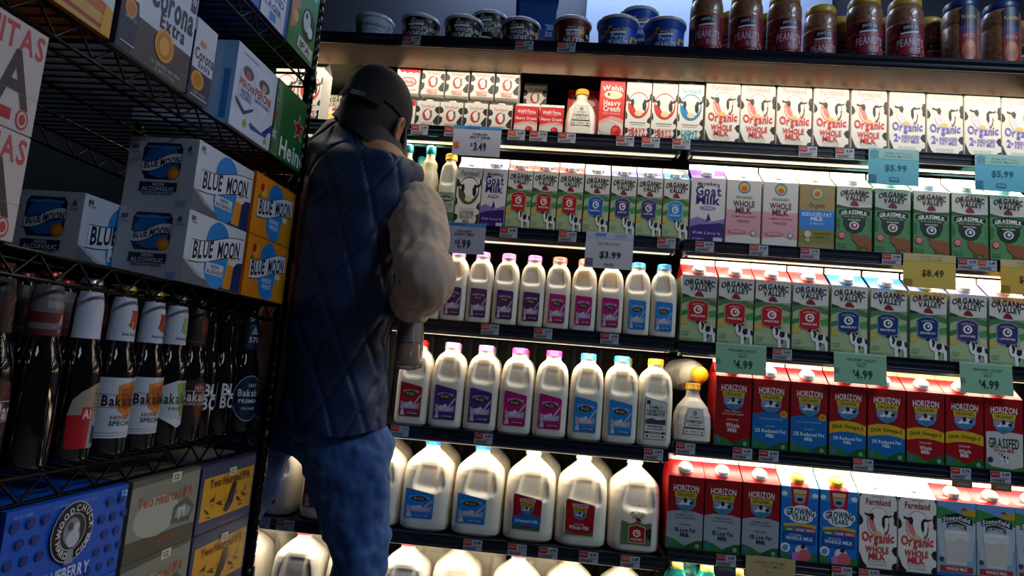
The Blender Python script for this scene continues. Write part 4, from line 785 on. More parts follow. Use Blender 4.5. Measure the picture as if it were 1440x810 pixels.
def nut_jar(r=.0435, h=.172, style='red'):
    root = empty('nut_jar'); b = MB()
    b.lathe([(r*.86, 0), (r*.97, .004), (r, .012), (r, .108), (r*.97, .112), (r, .117), (r, h-.034), (r*.97, h-.022), (r*.86, h-.012), (r*.82, h-.008), (r*.82, h-.002)], nut_mat(), n=40, center=(0, r)); b.obj('jar_body', root)
    b = MB(); b.lathe([(r*.88, h-.012), (r*.90, h-.010), (r*.90, h+.006), (r*.86, h+.009), (0, h+.009)], M('#c8a23a' if style == 'red' else '#20366e', .35), n=36, center=(0, r)); b.obj('lid', root)
    b = MB(); mp = cyl_map(r)
    if style == 'red':
        a = [('r', -66, 8, 66, 86, '#8a1830')]+nuts(12, -60, 60, 14, 80, 6, ('#c08a5a', '#a8683c'))+[('p', [(-28, 14), (28, 14), (30, 60), (0, 66), (-30, 60)], '#961c36'), ('p', [(-21, 82), (21, 82), (24, 70), (-24, 70)], '#10131c'), ('t', 'SNACK CO', 0, 76, 6, 34, '#c8ccd8', 1, 2), ('p', [(-24, 69), (22, 71), (18, 63), (-21, 61)], '#1c2230'), ('p', [(-24, 64), (20, 66), (16, 62), (-22, 60)], '#d8dce6'), ('t', 'HONEY ROASTED', 0, 55, 4, 46, '#d8a8b8', 0), ('t', 'PEANUTS', 0, 42, 17, 62, '#c9b6c8', 1, 3), ('t', '12 OZ', 10, 24, 9, 26, '#c9b6c8', 1)]
    else:
        a = [('r', -20, 10, 20, 150, '#8a1c34'), ('p', [(-20, 104), (20, 104), (20, 150), (10, 158), (-10, 158), (-20, 150)], '#141c40'), ('t', 'PLANTERS', 0, 128, 9, 34, '#d0a858', 1), ('p', [(-20, 96), (20, 104), (20, 92), (-20, 84)], '#1c3a7c'), ('t', 'NUTS', 0, 76, 9, 26, '#d89a7a', 1), ('e', 0, 38, 17, 28, '#c8642c'), ('e', 2, 52, 9, 9, '#d8884a'), ('e', -4, 28, 10, 9, '#a84a24')]
    art(b, a, mp, sy=1.22 if style == 'red' else 1.0, step=.006, off=.0007); b.obj('label', root); return root
jr = nut_jar(); jp = nut_jar(.0435, .172, 'dark')
for i, (px, bk, st, place) in enumerate(((991, .002, 'r', 'front row, upper shelf'), (1046, .002, 'r', 'front row, upper shelf'), (1104, .002, 'r', 'front row, upper shelf'), (1215, .002, 'r', 'front row, upper shelf'), (1272, .002, 'r', 'front row, upper shelf'),
                             (1152, .05, 'r', 'set back between the front jars'), (1022, .10, 'r', 'back row, upper shelf'), (1078, .10, 'r', 'back row, upper shelf'), (1180, .105, 'r', 'back row, upper shelf'), (1245, .10, 'r', 'back row, upper shelf'),
                             (1308, .09, 'r', 'back row, upper shelf'), (1353, .002, 'p', 'right end, upper shelf'), (1412, .002, 'p', 'right end, upper shelf'), (1384, .09, 'p', 'back row, upper shelf'), (1440, .09, 'r', 'back row, upper shelf'), (1328, .0, 'b', ''), )):
    if st == 'b': continue
    o = (jr if i == 0 else dup(jr)) if st == 'r' else (jp if px == 1353 else dup(jp))
    put_up(o, px, bk, 0, R(random.uniform(-10, 10)))
    later(o, px, 'nut jar with crimson label' if st == 'r' else 'nut jar with navy top label', place, 'jar', 'nut jars on the upper shelf')
# blue snack bag behind the black tub
o = empty('snack_bag'); b = MB(); rings = []
for t in [i/16 for i in range(17)]:
    hw = .064*(1-.06*math.sin(math.pi*t)); dp = .004+.032*math.sin(math.pi*min(1, t*1.02))**.6
    rings.append([(hw*math.copysign(abs(math.cos(x))**.7, math.cos(x)), .04+dp*math.sin(x), .215*t) for x in [2*math.pi*k/32 for k in range(32)]])
b.loft(rings, M('#0f4f9c', .25, noise=.15, scale=22, bump=.2, name='blue_foil')); b.obj('bag_body', o)
b = MB(); b.box(-.062, .062, .0385, .0415, .213, .232, M('#0d4080', .3)); b.obj('seal', o)
b = MB(); art(b, [('r', -54, 46, 54, 190, '#0d478e'), ('e', -30, 84, 20, 16, '#b98a5a'), ('e', -26, 104, 24, 22, '#2a7ac0'), ('t', 'SALTED', 20, 120, 14, 60, '#c8d6ea', 1), ('t', 'ALMONDS', 10, 98, 14, 70, '#c8d6ea', 1), ('t', '100 CALORIES', 24, 76, 8, 44, '#9fb8dc', 0)], front(.007)); b.obj('label', o)
put_up(o, 752, .115, 0, R(8)); tag(o, 'shiny blue snack bag standing behind a black tub', 'snack bag')

# ------------------------------------------------------------------ beer on the wire rack (rack axes: x outwards to the aisle, y along the rack)
RM = Matrix.Translation((RACK_O[0], RACK_O[1], 0)) @ Matrix.Rotation(-RY, 4, 'Z')
def rack_put(o, x, y, z, rot=0.0):
    p = RM @ Vector((x, y, z)); o.location = p; o.rotation_euler = (0, 0, -RY+rot)
def beer_box(name, L, D, H, col, aisle, near=None, aw=None, nw=None, ah=None):
    """carton whose aisle face is x=0 (y from 0 to L) and whose near face is y=0"""
    root = empty(name); b = MB(); e = .0025
    m = M(col, .42, noise=.04, scale=25, bump=.04)
    b.prism([(-D, e), (-D+e, 0), (-e, 0), (0, e), (0, L-e), (-e, L), (-D+e, L), (-D, L-e)], 0, H, m)
    for yy in (L*.5,): b.box(-D+.004, -.004, yy-.0006, yy+.0006, H, H+.0005, M('#6a6258', .6))
    sh = H*1000/(ah or H*1000)
    if aisle: art(b, aisle, lambda u, v, o: (o, L/2+max(-L/2+.001, min(L/2-.001, u)), max(.0005, min(H-.0005, v))), sx=L*1000/(aw or L*1000), sy=sh)
    if near: art(b, near, lambda u, v, o: (-D/2+u, -o, v), sx=D*1000/(nw or D*1000), sy=sh)
    b.obj('box_body', root)
    b = MB(); t = .0006
    for s in (0, 1): b.add([(-D+.003, L*s*.5+.002, H+t), (-.003, L*s*.5+.002, H+t), (-.003, L*(s+1)*.5-.002, H+t), (-D+.003, L*(s+1)*.5-.002, H+t)], [(0, 1, 2, 3)], m)
    b.obj('top_flap', root)
    return root
def ribbon(cx, cy, w, h, slope=.16):
    def y(u): return cy+slope*u+5*math.sin(u/w*5.5)
    n = 12; up = [(cx-w/2+w*i/n, y(-w/2+w*i/n)+h/2) for i in range(n+1)]; dn = [(cx-w/2+w*i/n, y(-w/2+w*i/n)-h/2) for i in range(n+1)]
    return ('p', up+dn[::-1], '#d4d6de'), ('p', [(a, c+1.6) for a, c in up]+[(a, c-1.6) for a, c in dn[::-1]], '#15203c')
def art_moon(bg, orange=False):
    r1, r2 = ribbon(4, 74, 164, 38)
    a = [('r', -98, 0, 98, 128, bg)]
    if not orange: a += [('p', [(-98, 0), (-98, 40), (-80, 40), (-60, 22), (-20, 12), (98, 30), (98, 0)], '#5b5f68'), ('p', [(98, 0), (98, 62), (78, 60), (40, 30), (20, 0)], '#1a2a5c'), ('p', [(-98, 40), (-98, 52), (-88, 44), (-70, 26), (-30, 22), (-30, 12), (-60, 20), (-80, 38)], '#b9bcc8')]
    else: a += [('p', [(98, 0), (98, 70), (70, 62), (40, 30), (20, 0)], '#c08a10'), ('e', -62, 96, 14, 17, '#d8742c'), ('e', -56, 98, 10, 13, '#e0a028'), ('e', -66, 104, 8, 9, '#b01c1c'), ('p', [(-80, 80), (-72, 92), (-68, 78)], '#2f6a2c')]
    a += [('e', 2, 84, 39, 42, '#1f7fc8'), ('e', 8, 40, 41, 40, '#2288d0')]
    a += [('p', [(34, 4), (62, 4), (66, 62), (44, 66)], '#d88a1c'), ('p', [(44, 66), (66, 62), (67, 50), (42, 52)], '#d9cdb8'), ('e', 56, 68, 9, 7, '#e0902a')]
    a += [r2, r1, ('t', 'BLUE', -42, 66, 31, 60, '#0f1a30', 1, 0, .17), ('t', 'MOON', 41, 80, 31, 74, '#0f1a30', 1, 0, .17)]
    a += [('r', -28, 24, 30, 46, '#c8ccd6'), ('t', 'NON', 2, 40, 7, 26, '#1c2a4a', 1), ('t', 'ALCOHOLIC', 2, 30, 7, 52, '#1c2a4a', 1)] if not orange else [('t', 'MANGO', 4, 42, 10, 46, '#cfe2f2', 1), ('t', 'WHEAT', 6, 29, 10, 46, '#cfe2f2', 1)]
    if not orange: a += [('t', '80', -82, 116, 8, 11, '#2a3550', 1), ('t', 'CALORIES', -80, 109, 3, 18, '#2a3550', 0), ('t', '12 OZ', 86, 110, 4, 14, '#2a3550', 0)]
    return a
def art_moon_near():
    r1, r2 = ribbon(0, 82, 74, 17)
    return [('r', -66, 0, 66, 128, '#b6bac6'), ('p', [(-38, 68), (-38, 108), (-32, 118), (32, 118), (38, 108), (38, 66), (28, 50), (-28, 50)], '#12213f'), ('e', 0, 84, 35, 31, '#1a64b0'), ('e', 26, 62, 12, 12, '#c86a1c'), ('e', 28, 62, 8, 8, '#dc9a28'), ('r', -32, 108, 32, 112, '#2f86c8'), r2, r1, ('t', 'BLUE MOON', 1, 82, 13, 68, '#0f1a30', 1, 0, .17),
            ('r', -36, 28, 36, 45, '#1c2440'), ('t', 'NON', 0, 41, 6, 22, '#c2c8d6', 1), ('t', 'ALCOHOLIC', 0, 33, 7, 62, '#c2c8d6', 1), ('t', 'BELGIAN WHITE', 0, 24, 4.5, 58, '#2a3550', 1), ('t', '80', -54, 110, 9, 12, '#2a3550', 1), ('t', 'CALORIES', -54, 100, 3.5, 18, '#2a3550', 0), ('t', '6', 52, 110, 10, 8, '#2a3550', 1), ('t', 'CANS', 52, 100, 4, 14, '#2a3550', 0), ('t', 'OO', 50, 9, 11, 18, '#3a9ad8', 1), ('r', -66, 52, -64.6, 128, '#9aa0ae'), ('r', 40, 0, 40.8, 128, '#a2a8b6')]
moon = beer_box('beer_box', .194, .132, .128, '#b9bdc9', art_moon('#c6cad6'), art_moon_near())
Z2 = RZ[2]+.0005
for i, (x, y, z, lab_) in enumerate(((-.002, 1.033, Z2, 'white six-pack beer box with blue moon disc, lower of the front stack'), (-.004, 1.036, Z2+.129, 'white six-pack beer box with blue moon disc, top of the front stack'), (-.138, .955, Z2, 'shaded white six-pack beer box left of the two stacked ones'))):
    o = moon if i == 0 else dup(moon); rack_put(o, x, y, z); tag(o, lab_, 'beer box', 'white six-pack beer boxes on the rack')
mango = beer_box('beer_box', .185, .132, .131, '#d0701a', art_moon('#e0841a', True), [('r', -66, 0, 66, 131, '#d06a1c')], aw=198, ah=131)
for i, (z, lab_) in enumerate(((Z2, 'orange mango beer box with blue disc, lower one'), (Z2+.132, 'orange mango beer box with blue disc, upper one'))):
    o = mango if i == 0 else dup(mango); rack_put(o, -.002, 1.236, z); tag(o, lab_, 'beer box', 'orange beer boxes on the rack')
def art_ipa():
    a = [('r', -130, 0, 130, 133, '#cbbcb8'), ('t', 'LAGUNITAS', 2, 112, 30, 244, '#c04a48', 1), ('t', 'I', -92, 64, 62, 14, '#3a3436', 1), ('t', 'P', -18, 64, 62, 70, '#3a3436', 1), ('t', 'A', 74, 64, 66, 74, '#3a3436', 1), ('r', -130, 46, 130, 46.6, '#8a7a78'), ('r', 0, 10, 78, 24, '#b01c20'), ('t', 'ALWAYS A GOOD IDEA', -40, 18, 7, 70, '#b01c20', 1), ('e', 102, 16, 13, 13, '#c23a38'), ('e', 102, 16, 10, 10, '#cbbcb8'), ('e', 102, 16, 7, 7, '#c23a38')]
    return a
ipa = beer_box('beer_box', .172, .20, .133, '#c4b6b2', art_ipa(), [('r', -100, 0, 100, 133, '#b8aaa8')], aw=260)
for i, (z, lab_) in enumerate(((Z2, 'white beer box with red and black lettering, lower of the stack at the left edge'), (Z2+.1345, 'white beer box with red and black lettering, top of the stack at the left edge'))):
    o = ipa if i == 0 else dup(ipa); rack_put(o, -.003, .532, z); tag(o, lab_, 'beer box', 'white beer boxes at the left edge')
# upper rack shelf
Z1 = RZ[1]+.0005
def art_corona(w, six=False):
    k = w/2
    a = [('r', -k, 0, k, 205, '#c9ccd8'), ('p', [(-k, 0), (-k, 64), (k, 64), (k, 0)], '#4a4244' if not six else '#232a44')]
    if six: a += [('t', 'Corona', 2, 98, 24, w*.9, '#14182c', 1), ('t', 'Extra', 4, 77, 13, w*.55, '#14182c', 1), ('e', -w*.1, 122, 10, 7, '#c88a4a'), ('e', -w*.15, 42, 18, 20, '#e0962a'), ('e', -w*.15, 42, 13, 15, '#c07818'), ('t', 'CERVEZA', 0, 16, 5, w*.6, '#b8bcc8', 0), ('r', -w*.4, 6, w*.4, 9, '#b8bcc8')]
    else:
        a += [('p', [(-k, 56), (-k, 205), (-k+40, 205), (-k+40, 78), (-k+10, 56)], '#d4d7e2'), ('t', 'Corona', -k+20, 122, 22, 38, '#14182c', 1, 0, .5), ('t', 'Extra', -k+20, 100, 14, 28, '#14182c', 1), ('p', [(-k, 0), (-k, 82), (-k+34, 82), (-k+40, 50), (-k+30, 0)], '#2c3042'), ('e', -k+20, 66, 12, 15, '#d8902a'), ('e', -k+20, 66, 9, 11, '#c07818'),
              ('t', 'Corona', 24, 122, 46, 108, '#14182c', 1), ('t', 'Extra', 30, 86, 24, 62, '#14182c', 1), ('e', 30, 160, 20, 10, '#d0906a'), ('e', 30, 165, 10, 8, '#e0b08a'), ('r', 66, 140, 80, 176, '#1c2030'), ('t', '12', 73, 158, 9, 9, '#d4d7e2', 1), ('e', 16, 48, 23, 26, '#e89a2a'), ('e', 16, 48, 19, 22, '#c87c18'), ('e', 16, 48, 12, 15, '#e8a440'), ('t', 'LA CERVEZA MAS FINA', 26, 14, 6, 74, '#c0b8b8', 0), ('t', '12 BOTTLES', 26, 5, 5, 50, '#c0b8b8', 0), ('t', 'IMPORTED', -k+22, 50, 5, 26, '#9a9cae', 0), ('r', -k+6, 10, -k+36, 12, '#c0c4d0')]
    return a
b12 = beer_box('beer_box', .168, .24, .205, '#b9bcc8', art_corona(168), [('r', -120, 0, 120, 205, '#2c3042')]); rack_put(b12, -.002, .808, Z1); tag(b12, 'tall white and dark twelve-pack beer box with orange seal', 'beer box')
b6 = beer_box('beer_box', .062, .18, .142, '#b9bcc8', art_corona(62, True), [('r', -90, 0, 90, 142, '#2c3042')], ah=170); rack_put(b6, -.002, .980, Z1); tag(b6, 'narrow white and navy beer box beside the tall twelve-pack', 'beer box')
ob = beer_box('beer_box', .20, .22, .17, '#b8642a', [('r', -100, 0, 100, 170, '#c4682c'), ('p', [(-100, 0), (100, 0), (100, 26), (-100, 40)], '#c9a24a'), ('p', [(-100, 10), (100, 6), (100, 12), (-100, 18)], '#a83a2c'), ('e', 0, 100, 60, 60, '#d8873a'), ('e', 30, 70, 30, 30, '#b84a20'), ('p', [(60, 170), (100, 170), (100, 40), (76, 46)], '#d2d2d6'), ('p', [(80, 0), (100, 0), (100, 40), (84, 46)], '#d8a02c'), ('t', 'CITRUS', -20, 120, 26, 100, '#f0d8a8', 1)], None); rack_put(ob, -.003, .598, Z1); tag(ob, 'orange beer box with white corner on the upper rack shelf', 'beer box')
pe = beer_box('beer_box', .162, .20, .168, '#c6cbdb', [('r', -81, 0, 81, 168, '#cfd4e2'), ('p', [(-30, 44), (-2, 18), (60, 22), (81, 60), (81, 40), (40, 26), (0, 30)], '#2a4a94'), ('p', [(-66, 40), (-40, 20), (-10, 26), (-6, 30), (-6, 44)], '#cfd4e2'),
    ('e', -34, 92, 30, 48, '#b9bccb'), ('e', -34, 92, 27, 45, '#d4d8e4'), ('p', [(-6, 150), (64, 150), (66, 90), (30, 46), (-2, 90)], '#d8dbe6'), ('e', -34, 122, 20, 13, '#5a5560'), ('e', -34, 118, 9, 9, '#c05a4a'), ('t', 'PERONI', -34, 96, 15, 52, '#a84a44', 1), ('e', 30, 122, 22, 13, '#5a5560'), ('e', 30, 118, 10, 9, '#c9a07a'), ('t', 'PERONI', 30, 98, 17, 64, '#a84a44', 1), ('t', 'NASTRO', -34, 80, 8, 40, '#3a5a9a', 1), ('t', 'AZZURRO', -34, 70, 8, 42, '#3a5a9a', 1), ('t', 'NASTRO AZZURRO', 30, 82, 7, 58, '#3a5a9a', 1), ('p', [(-70, 62), (-34, 44), (0, 62), (-4, 54), (-34, 36), (-66, 52)], '#2a3a6a'), ('e', -26, 22, 7, 8, '#b8a24a'), ('e', 58, 14, 5, 6, '#b8a24a'), ('r', -60, 154, 0, 156, '#aab0c2')],
    [('r', -100, 0, 100, 168, '#c2cce2'), ('r', 40, 0, 72, 168, '#b4cdec'), ('p', [(72, 0), (100, 0), (100, 168), (72, 168)], '#8fc4f0'), ('r', 78, 10, 92, 110, '#3a86cc'), ('e', 20, 120, 24, 12, '#2a6ab0'), ('t', 'PERONI', 20, 90, 14, 56, '#a84a54', 1), ('p', [(-20, 30), (50, 62), (54, 52), (-10, 22)], '#3a78c0')]); rack_put(pe, -.002, 1.109, Z1); tag(pe, 'pale blue and white beer box with two crests', 'beer box')
star = [(44+26*math.sin(2*math.pi*i/10)*(1 if i % 2 == 0 else .40), 98+30*math.cos(2*math.pi*i/10)*(1 if i % 2 == 0 else .40)) for i in range(10)]
starb = [(44+(x-44)*1.22, 98+(y-98)*1.22) for x, y in star]
hk = beer_box('beer_box', .146, .20, .170, '#1f5a2c', [('r', -99, 0, 99, 170, '#1f6a30'), ('p', [(-99, 0), (-40, 0), (-46, 170), (-99, 170)], '#5a7f58'), ('r', -86, 120, -56, 160, '#7f9a7a'), ('t', 'EK', -72, 140, 22, 26, '#3f5f40', 1), ('p', [(-72+16*math.sin(2*math.pi*i/10)*(1 if i % 2 == 0 else .4), 90+18*math.cos(2*math.pi*i/10)*(1 if i % 2 == 0 else .4)) for i in range(10)], '#b01c20'), ('r', -90, 36, -52, 64, '#3f6a44'), ('t', 'nek', -70, 50, 26, 34, '#d8dcd8', 1), ('r', -90, 8, -52, 30, '#4a7250'),
    ('p', starb, '#cfd8cc'), ('p', star, '#b00c12'), ('t', 'Heineken', 70, 30, 42, 210, '#dfe4de', 1)], [('r', -100, 0, 100, 170, '#2c5f38')])
rack_put(hk, -.002, 1.2745, Z1); tag(hk, 'green beer box with red star above the orange boxes', 'beer box')
# top rack shelf in view
Z0 = RZ[0]+.0005
tb = beer_box('beer_box', .13, .2, .16, '#1f3f8c', [('r', -65, 0, 65, 160, '#1f4a9c'), ('p', [(-65, 60), (0, 90), (65, 60), (65, 160), (-65, 160)], '#2a62b8')]); rack_put(tb, -.003, 1.03, Z0); tag(tb, 'blue beer box on the top rack shelf', 'beer box')
tw = beer_box('beer_box', .115, .2, .17, '#1a3a80', [('r', -57, 0, 57, 170, '#c6cad6'), ('r', 44, 0, 57, 170, '#1a4a9c'), ('t', 'BRAND', -8, 92, 14, 80, '#1a3a80', 1), ('r', -50, 74, 38, 77, '#1a3a80'), ('t', 'ISLAND', -8, 60, 16, 84, '#1a4a9c', 1), ('t', 'LAGER', -8, 36, 14, 70, '#1a3a80', 1), ('r', -20, 6, 6, 24, '#3a7ac0')]); rack_put(tw, -.003, 1.165, Z0); tag(tw, 'white beer box with blue lettering on the top rack shelf', 'beer box')
tg = beer_box('beer_box', .132, .2, .20, '#1f5a2c', [('r', -82, 0, 82, 200, '#2a7a34'), ('p', [(-82, 130), (82, 170), (82, 200), (-82, 200)], '#2a9a9a'), ('t', 'HAZY', 0, 172, 22, 120, '#bfe0e0', 1), ('p', [(-60, 40), (-30, 60), (-44, 90), (-20, 110), (-50, 130), (-70, 100)], '#c8702c'), ('e', -40, 76, 12, 14, '#e0a04a'), ('e', 22, 86, 34, 40, '#15181a'), ('e', 14, 92, 18, 26, '#c9cfc9'), ('e', 34, 74, 13, 14, '#e4e8e2'), ('e', 10, 104, 6, 8, '#15181a'), ('p', [(-20, 16), (56, 10), (58, 38), (-18, 44)], '#c9cfc9'), ('t', 'IPA', 18, 27, 16, 54, '#15281a', 1)]); rack_put(tg, -.003, 1.288, Z0); tag(tg, 'green beer box with animal picture on the top rack shelf', 'beer box')
# bottom boxes in view
Z4 = RZ[4]+.0005
dots = []
rnd = random.Random(3)
for iy in range(5):
    for ix in range(9):
        x = -98+ix*24+(12 if iy % 2 else 0); y = 16+iy*24
        if abs(x) < 50 and y > 20: continue
        dots.append(('e', x, y, 6.5, 6.5, '#0d2f7c')); dots.append(('e', x+1, y+1, 2.5, 2.5, '#16409c'))
def ring_text(t, r, cx, cy, h, a0, a1, col):
    out = []; n = len(t)
    for i, ch in enumerate(t):
        if ch == ' ': continue
        a = a0+(a1-a0)*i/(n-1); x, y = cx+r*math.sin(a), cy+r*math.cos(a)
        vs, fs, w = text2d(ch, 1); c, s = math.cos(-a), math.sin(-a)
        if a1 < a0: c, s = -c, -s
        for f in fs:
            out.append(('p', [(x+(vs[k][0]-w/2)*h/.7*c-(vs[k][1]-.35)*h/.7*s, y+(vs[k][0]-w/2)*h/.7*s+(vs[k][1]-.35)*h/.7*c) for k in f], col))
    return out
class Flat(list): pass
wc_art = [('r', -111, 0, 111, 133, '#125ac8')]+dots+[('t', 'SUMMERTIME FOR ALL', 0, 124, 4, 80, '#5aa0e0', 0), ('t', '12', 98, 120, 9, 13, '#8fc4f0', 1), ('t', '12 OZ CANS', -88, 124, 4, 28, '#8fc4f0', 0), ('e', 0, 84, 38, 42, '#b9bcc4'), ('e', 0, 84, 36.6, 40.6, '#181a1e'), ('e', 0, 84, 24, 26, '#b9bcc4'), ('e', 0, 84, 22.6, 24.6, '#2a2d34'),
    ('e', -2, 85, 15, 19, '#8a8e98'), ('e', 2, 74, 12, 12, '#c6c9d0'), ('e', -6, 92, 5, 6, '#4a4d56'), ('e', 6, 90, 5, 6, '#d0d2d8'), ('p', [(-8, 40), (8, 40), (6, 58), (-6, 58)], '#9a9ea8'), ('t', 'BLUEBERRY', -2, 28, 16, 88, '#c8dcf6', 1, 2), ('t', 'GLUTEN FREE', 0, 13, 3.5, 60, '#7fb4ec', 0)]
def ringT(b, t, r, h, a0, a1, col, sx, cx, cy, fmap, off):
    for it in ring_text(t, r, 0, 0, h, a0, a1, col):
        b.add([fmap((cx+x*sx)*.001, (cy+y)*.001, off) for x, y in it[1]], [tuple(range(len(it[1])))], ink(col))
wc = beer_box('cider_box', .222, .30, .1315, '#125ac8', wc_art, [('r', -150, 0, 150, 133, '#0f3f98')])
bb_ = MB(); fm = lambda u, v, o: (o, .111+u, v)
ringT(bb_, 'WOODCHUCK', 33, 8.5, R(-84), R(84), '#d8dae0', .90, 0, 84, fm, .0085)
ringT(bb_, 'HARD', 33, 8.5, R(250), R(204), '#d8dae0', .90, 0, 84, fm, .0085)
ringT(bb_, 'CIDER', 33, 8.5, R(158), R(108), '#d8dae0', .90, 0, 84, fm, .0085)
bb_.obj('badge_lettering', wc)
for i, (z, lab_) in enumerate(((Z4+.1325, 'bright blue cider box with round badge, upper one'), (Z4, 'bright blue cider box with round badge, lower one mostly out of frame'))):
    o = wc if i == 0 else dup(wc); rack_put(o, -.003, .763, z); tag(o, lab_, 'cider box', 'blue cider boxes on the rack')
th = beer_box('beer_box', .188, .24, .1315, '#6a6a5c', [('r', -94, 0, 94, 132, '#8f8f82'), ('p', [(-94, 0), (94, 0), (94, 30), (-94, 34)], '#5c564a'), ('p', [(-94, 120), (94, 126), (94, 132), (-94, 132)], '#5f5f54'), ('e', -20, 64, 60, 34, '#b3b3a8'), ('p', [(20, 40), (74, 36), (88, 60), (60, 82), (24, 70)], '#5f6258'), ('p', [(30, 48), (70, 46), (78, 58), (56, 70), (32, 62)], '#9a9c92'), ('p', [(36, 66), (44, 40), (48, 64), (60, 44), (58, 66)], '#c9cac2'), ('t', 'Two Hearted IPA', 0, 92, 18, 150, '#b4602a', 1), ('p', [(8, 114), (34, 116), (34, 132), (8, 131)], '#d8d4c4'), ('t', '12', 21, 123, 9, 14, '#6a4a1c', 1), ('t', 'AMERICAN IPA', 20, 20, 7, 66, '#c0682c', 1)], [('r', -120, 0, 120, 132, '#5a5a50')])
for i, (z, lab_) in enumerate(((Z4+.1325, 'grey-green beer box with orange lettering, upper one'), (Z4, 'grey-green beer box with orange lettering, lower one'))):
    o = th if i == 0 else dup(th); rack_put(o, -.003, .994, z); tag(o, lab_, 'beer box', 'grey-green beer boxes on the rack')
sq = []
rnd = random.Random(5)
for i in range(26):
    x = rnd.uniform(-80, 70); y = rnd.uniform(26, 66); l = rnd.uniform(16, 34); a = rnd.uniform(-.6, 1.4); w_ = rnd.uniform(1.5, 3.2)
    dx, dy = math.cos(a)*l/2, math.sin(a)*l/2; nx, ny = -math.sin(a)*w_, math.cos(a)*w_
    c = ('#3a2a4a', '#e0b44a', '#7a4a24')[i % 3]
    sq.append(('p', [(x-dx, max(20, y-dy)), (x+nx, y+ny), (x+dx, min(88, y+dy)), (x-nx, y-ny)], c))
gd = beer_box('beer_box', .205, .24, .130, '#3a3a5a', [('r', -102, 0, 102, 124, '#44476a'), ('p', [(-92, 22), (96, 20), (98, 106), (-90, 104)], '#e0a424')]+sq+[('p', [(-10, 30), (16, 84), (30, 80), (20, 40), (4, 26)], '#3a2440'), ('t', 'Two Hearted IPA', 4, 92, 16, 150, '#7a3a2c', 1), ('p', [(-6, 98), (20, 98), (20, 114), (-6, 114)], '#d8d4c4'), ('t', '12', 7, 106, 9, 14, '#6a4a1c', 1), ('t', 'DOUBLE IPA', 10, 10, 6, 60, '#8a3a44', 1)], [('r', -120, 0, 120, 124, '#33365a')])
for i, (z, lab_) in enumerate(((Z4+.1315, 'yellow and navy beer box with line drawing, upper one'), (Z4, 'yellow and navy beer box with line drawing, lower one'))):
    o = gd if i == 0 else dup(gd); rack_put(o, -.003, 1.188, z); tag(o, lab_, 'beer box', 'yellow beer boxes on the rack')
rd = beer_box('beer_box', .20, .24, .13, '#a82a22', [('r', -100, 0, 100, 130, '#c43a30'), ('p', [(-100, 104), (100, 104), (100, 130), (-100, 130)], '#b08a62'), ('t', 'ALE', 60, 60, 26, 60, '#e8c8b0', 1)])
rack_put(rd, -.003, .555, Z4+.131); tag(rd, 'red beer box at the lower left edge', 'beer box')
rd2 = dup(rd); rack_put(rd2, -.003, .555, Z4); tag(rd2, 'red beer box beneath the other red one at the left edge', 'beer box')

# bottles
GLASS = M('#120b06', .06, coat=1.0, spec=.7, noise=.1, name='dark_brown_glass')
def beer_bottle(style):
    r = .0315; H = .272; root = empty('beer_bottle'); b = MB()
    b.lathe([(r*.88, 0), (r*.97, .003), (r, .009), (r, .130), (r*.985, .138), (r*.93, .148), (r*.82, .160), (r*.72, .171), (r*.66, .182), (r*.64, .194), (r*.62, .232), (r*.54, .248), (r*.45, .257), (r*.44, .260), (r*.46, .2605), (r*.46, .2645), (r*.40, .266), (r*.40, H-.002), (0, H-.002)], GLASS, n=40); b.obj('glass_body', root)
    b = MB(); pr = [(r*.47, H-.0085)]
    n = 42; b.lathe([(r*.50, H-.008), (r*.47, H-.003), (r*.42, H), (0, H)], M(style.get('cap', '#3a3a40'), .3, metal=.7), n=n); b.obj('crown_cap', root)
    def mp(u, v, o): a = u/r; return ((r+o)*math.sin(a), -(r+o)*math.cos(a), v)
    if style.get('label'):
        b = MB(); art(b, style['label'], mp, step=.004, off=.0004); b.obj('label', root)
    if style.get('neck'):
        def mn(u, v, o):
            rr = None; P = [(.171, r*.725), (.182, r*.665), (.194, r*.645), (.232, r*.625), (.248, r*.545), (.258, r*.455), (.27, r*.45)]
            for (z0, r0), (z1, r1) in zip(P[:-1], P[1:]):
                if v <= z1: rr = r0+(r1-r0)*max(0, (v-z0)/(z1-z0)); break
            rr = (rr or r*.43)+o+.0007; a = u/(r*.66); return (rr*math.sin(a), -rr*math.cos(a), v)
        b = MB()
        # neck sleeve cut in bands so that it follows the neck
        for it in style['neck']:
            if it[0] == 'r' and it[2] < 200:
                for k in range(8):
                    z0 = it[2]+(it[4]-it[2])*k/8; z1 = it[2]+(it[4]-it[2])*(k+1)/8
                    art(b, [('r', it[1], z0, it[3], z1, it[5])], mn, step=.004, off=.0003)
            else: art(b, [it], mn, step=.004, off=.0007)
        b.obj('neck_label', root)
    return root
def honey():
    return [('p', [(-34, 30), (34, 30), (34, 124), (-34, 124)], '#c4c6d2'), ('p', [(-8, 112), (20, 120), (28, 112), (28, 74), (12, 60), (-6, 74)], '#c87c1c'), ('p', [(-2, 106), (18, 112), (22, 106), (20, 82), (8, 72), (0, 80)], '#a8481c'), ('r', -32, 97, 32, 97.8, '#3a3030'), ('r', -32, 77, 32, 77.8, '#3a3030'), ('t', 'Bakalar', 0, 88, 16, 56, '#1c1416', 1), ('t', 'HONEY', 4, 62, 6, 34, '#8a4a3a', 1), ('t', 'SPECIAL', 6, 53, 7, 40, '#3a3448', 1), ('r', -32, 38, 32, 38.8, '#8a90a4'), ('r', -32, 34, 32, 34.6, '#8a90a4')]
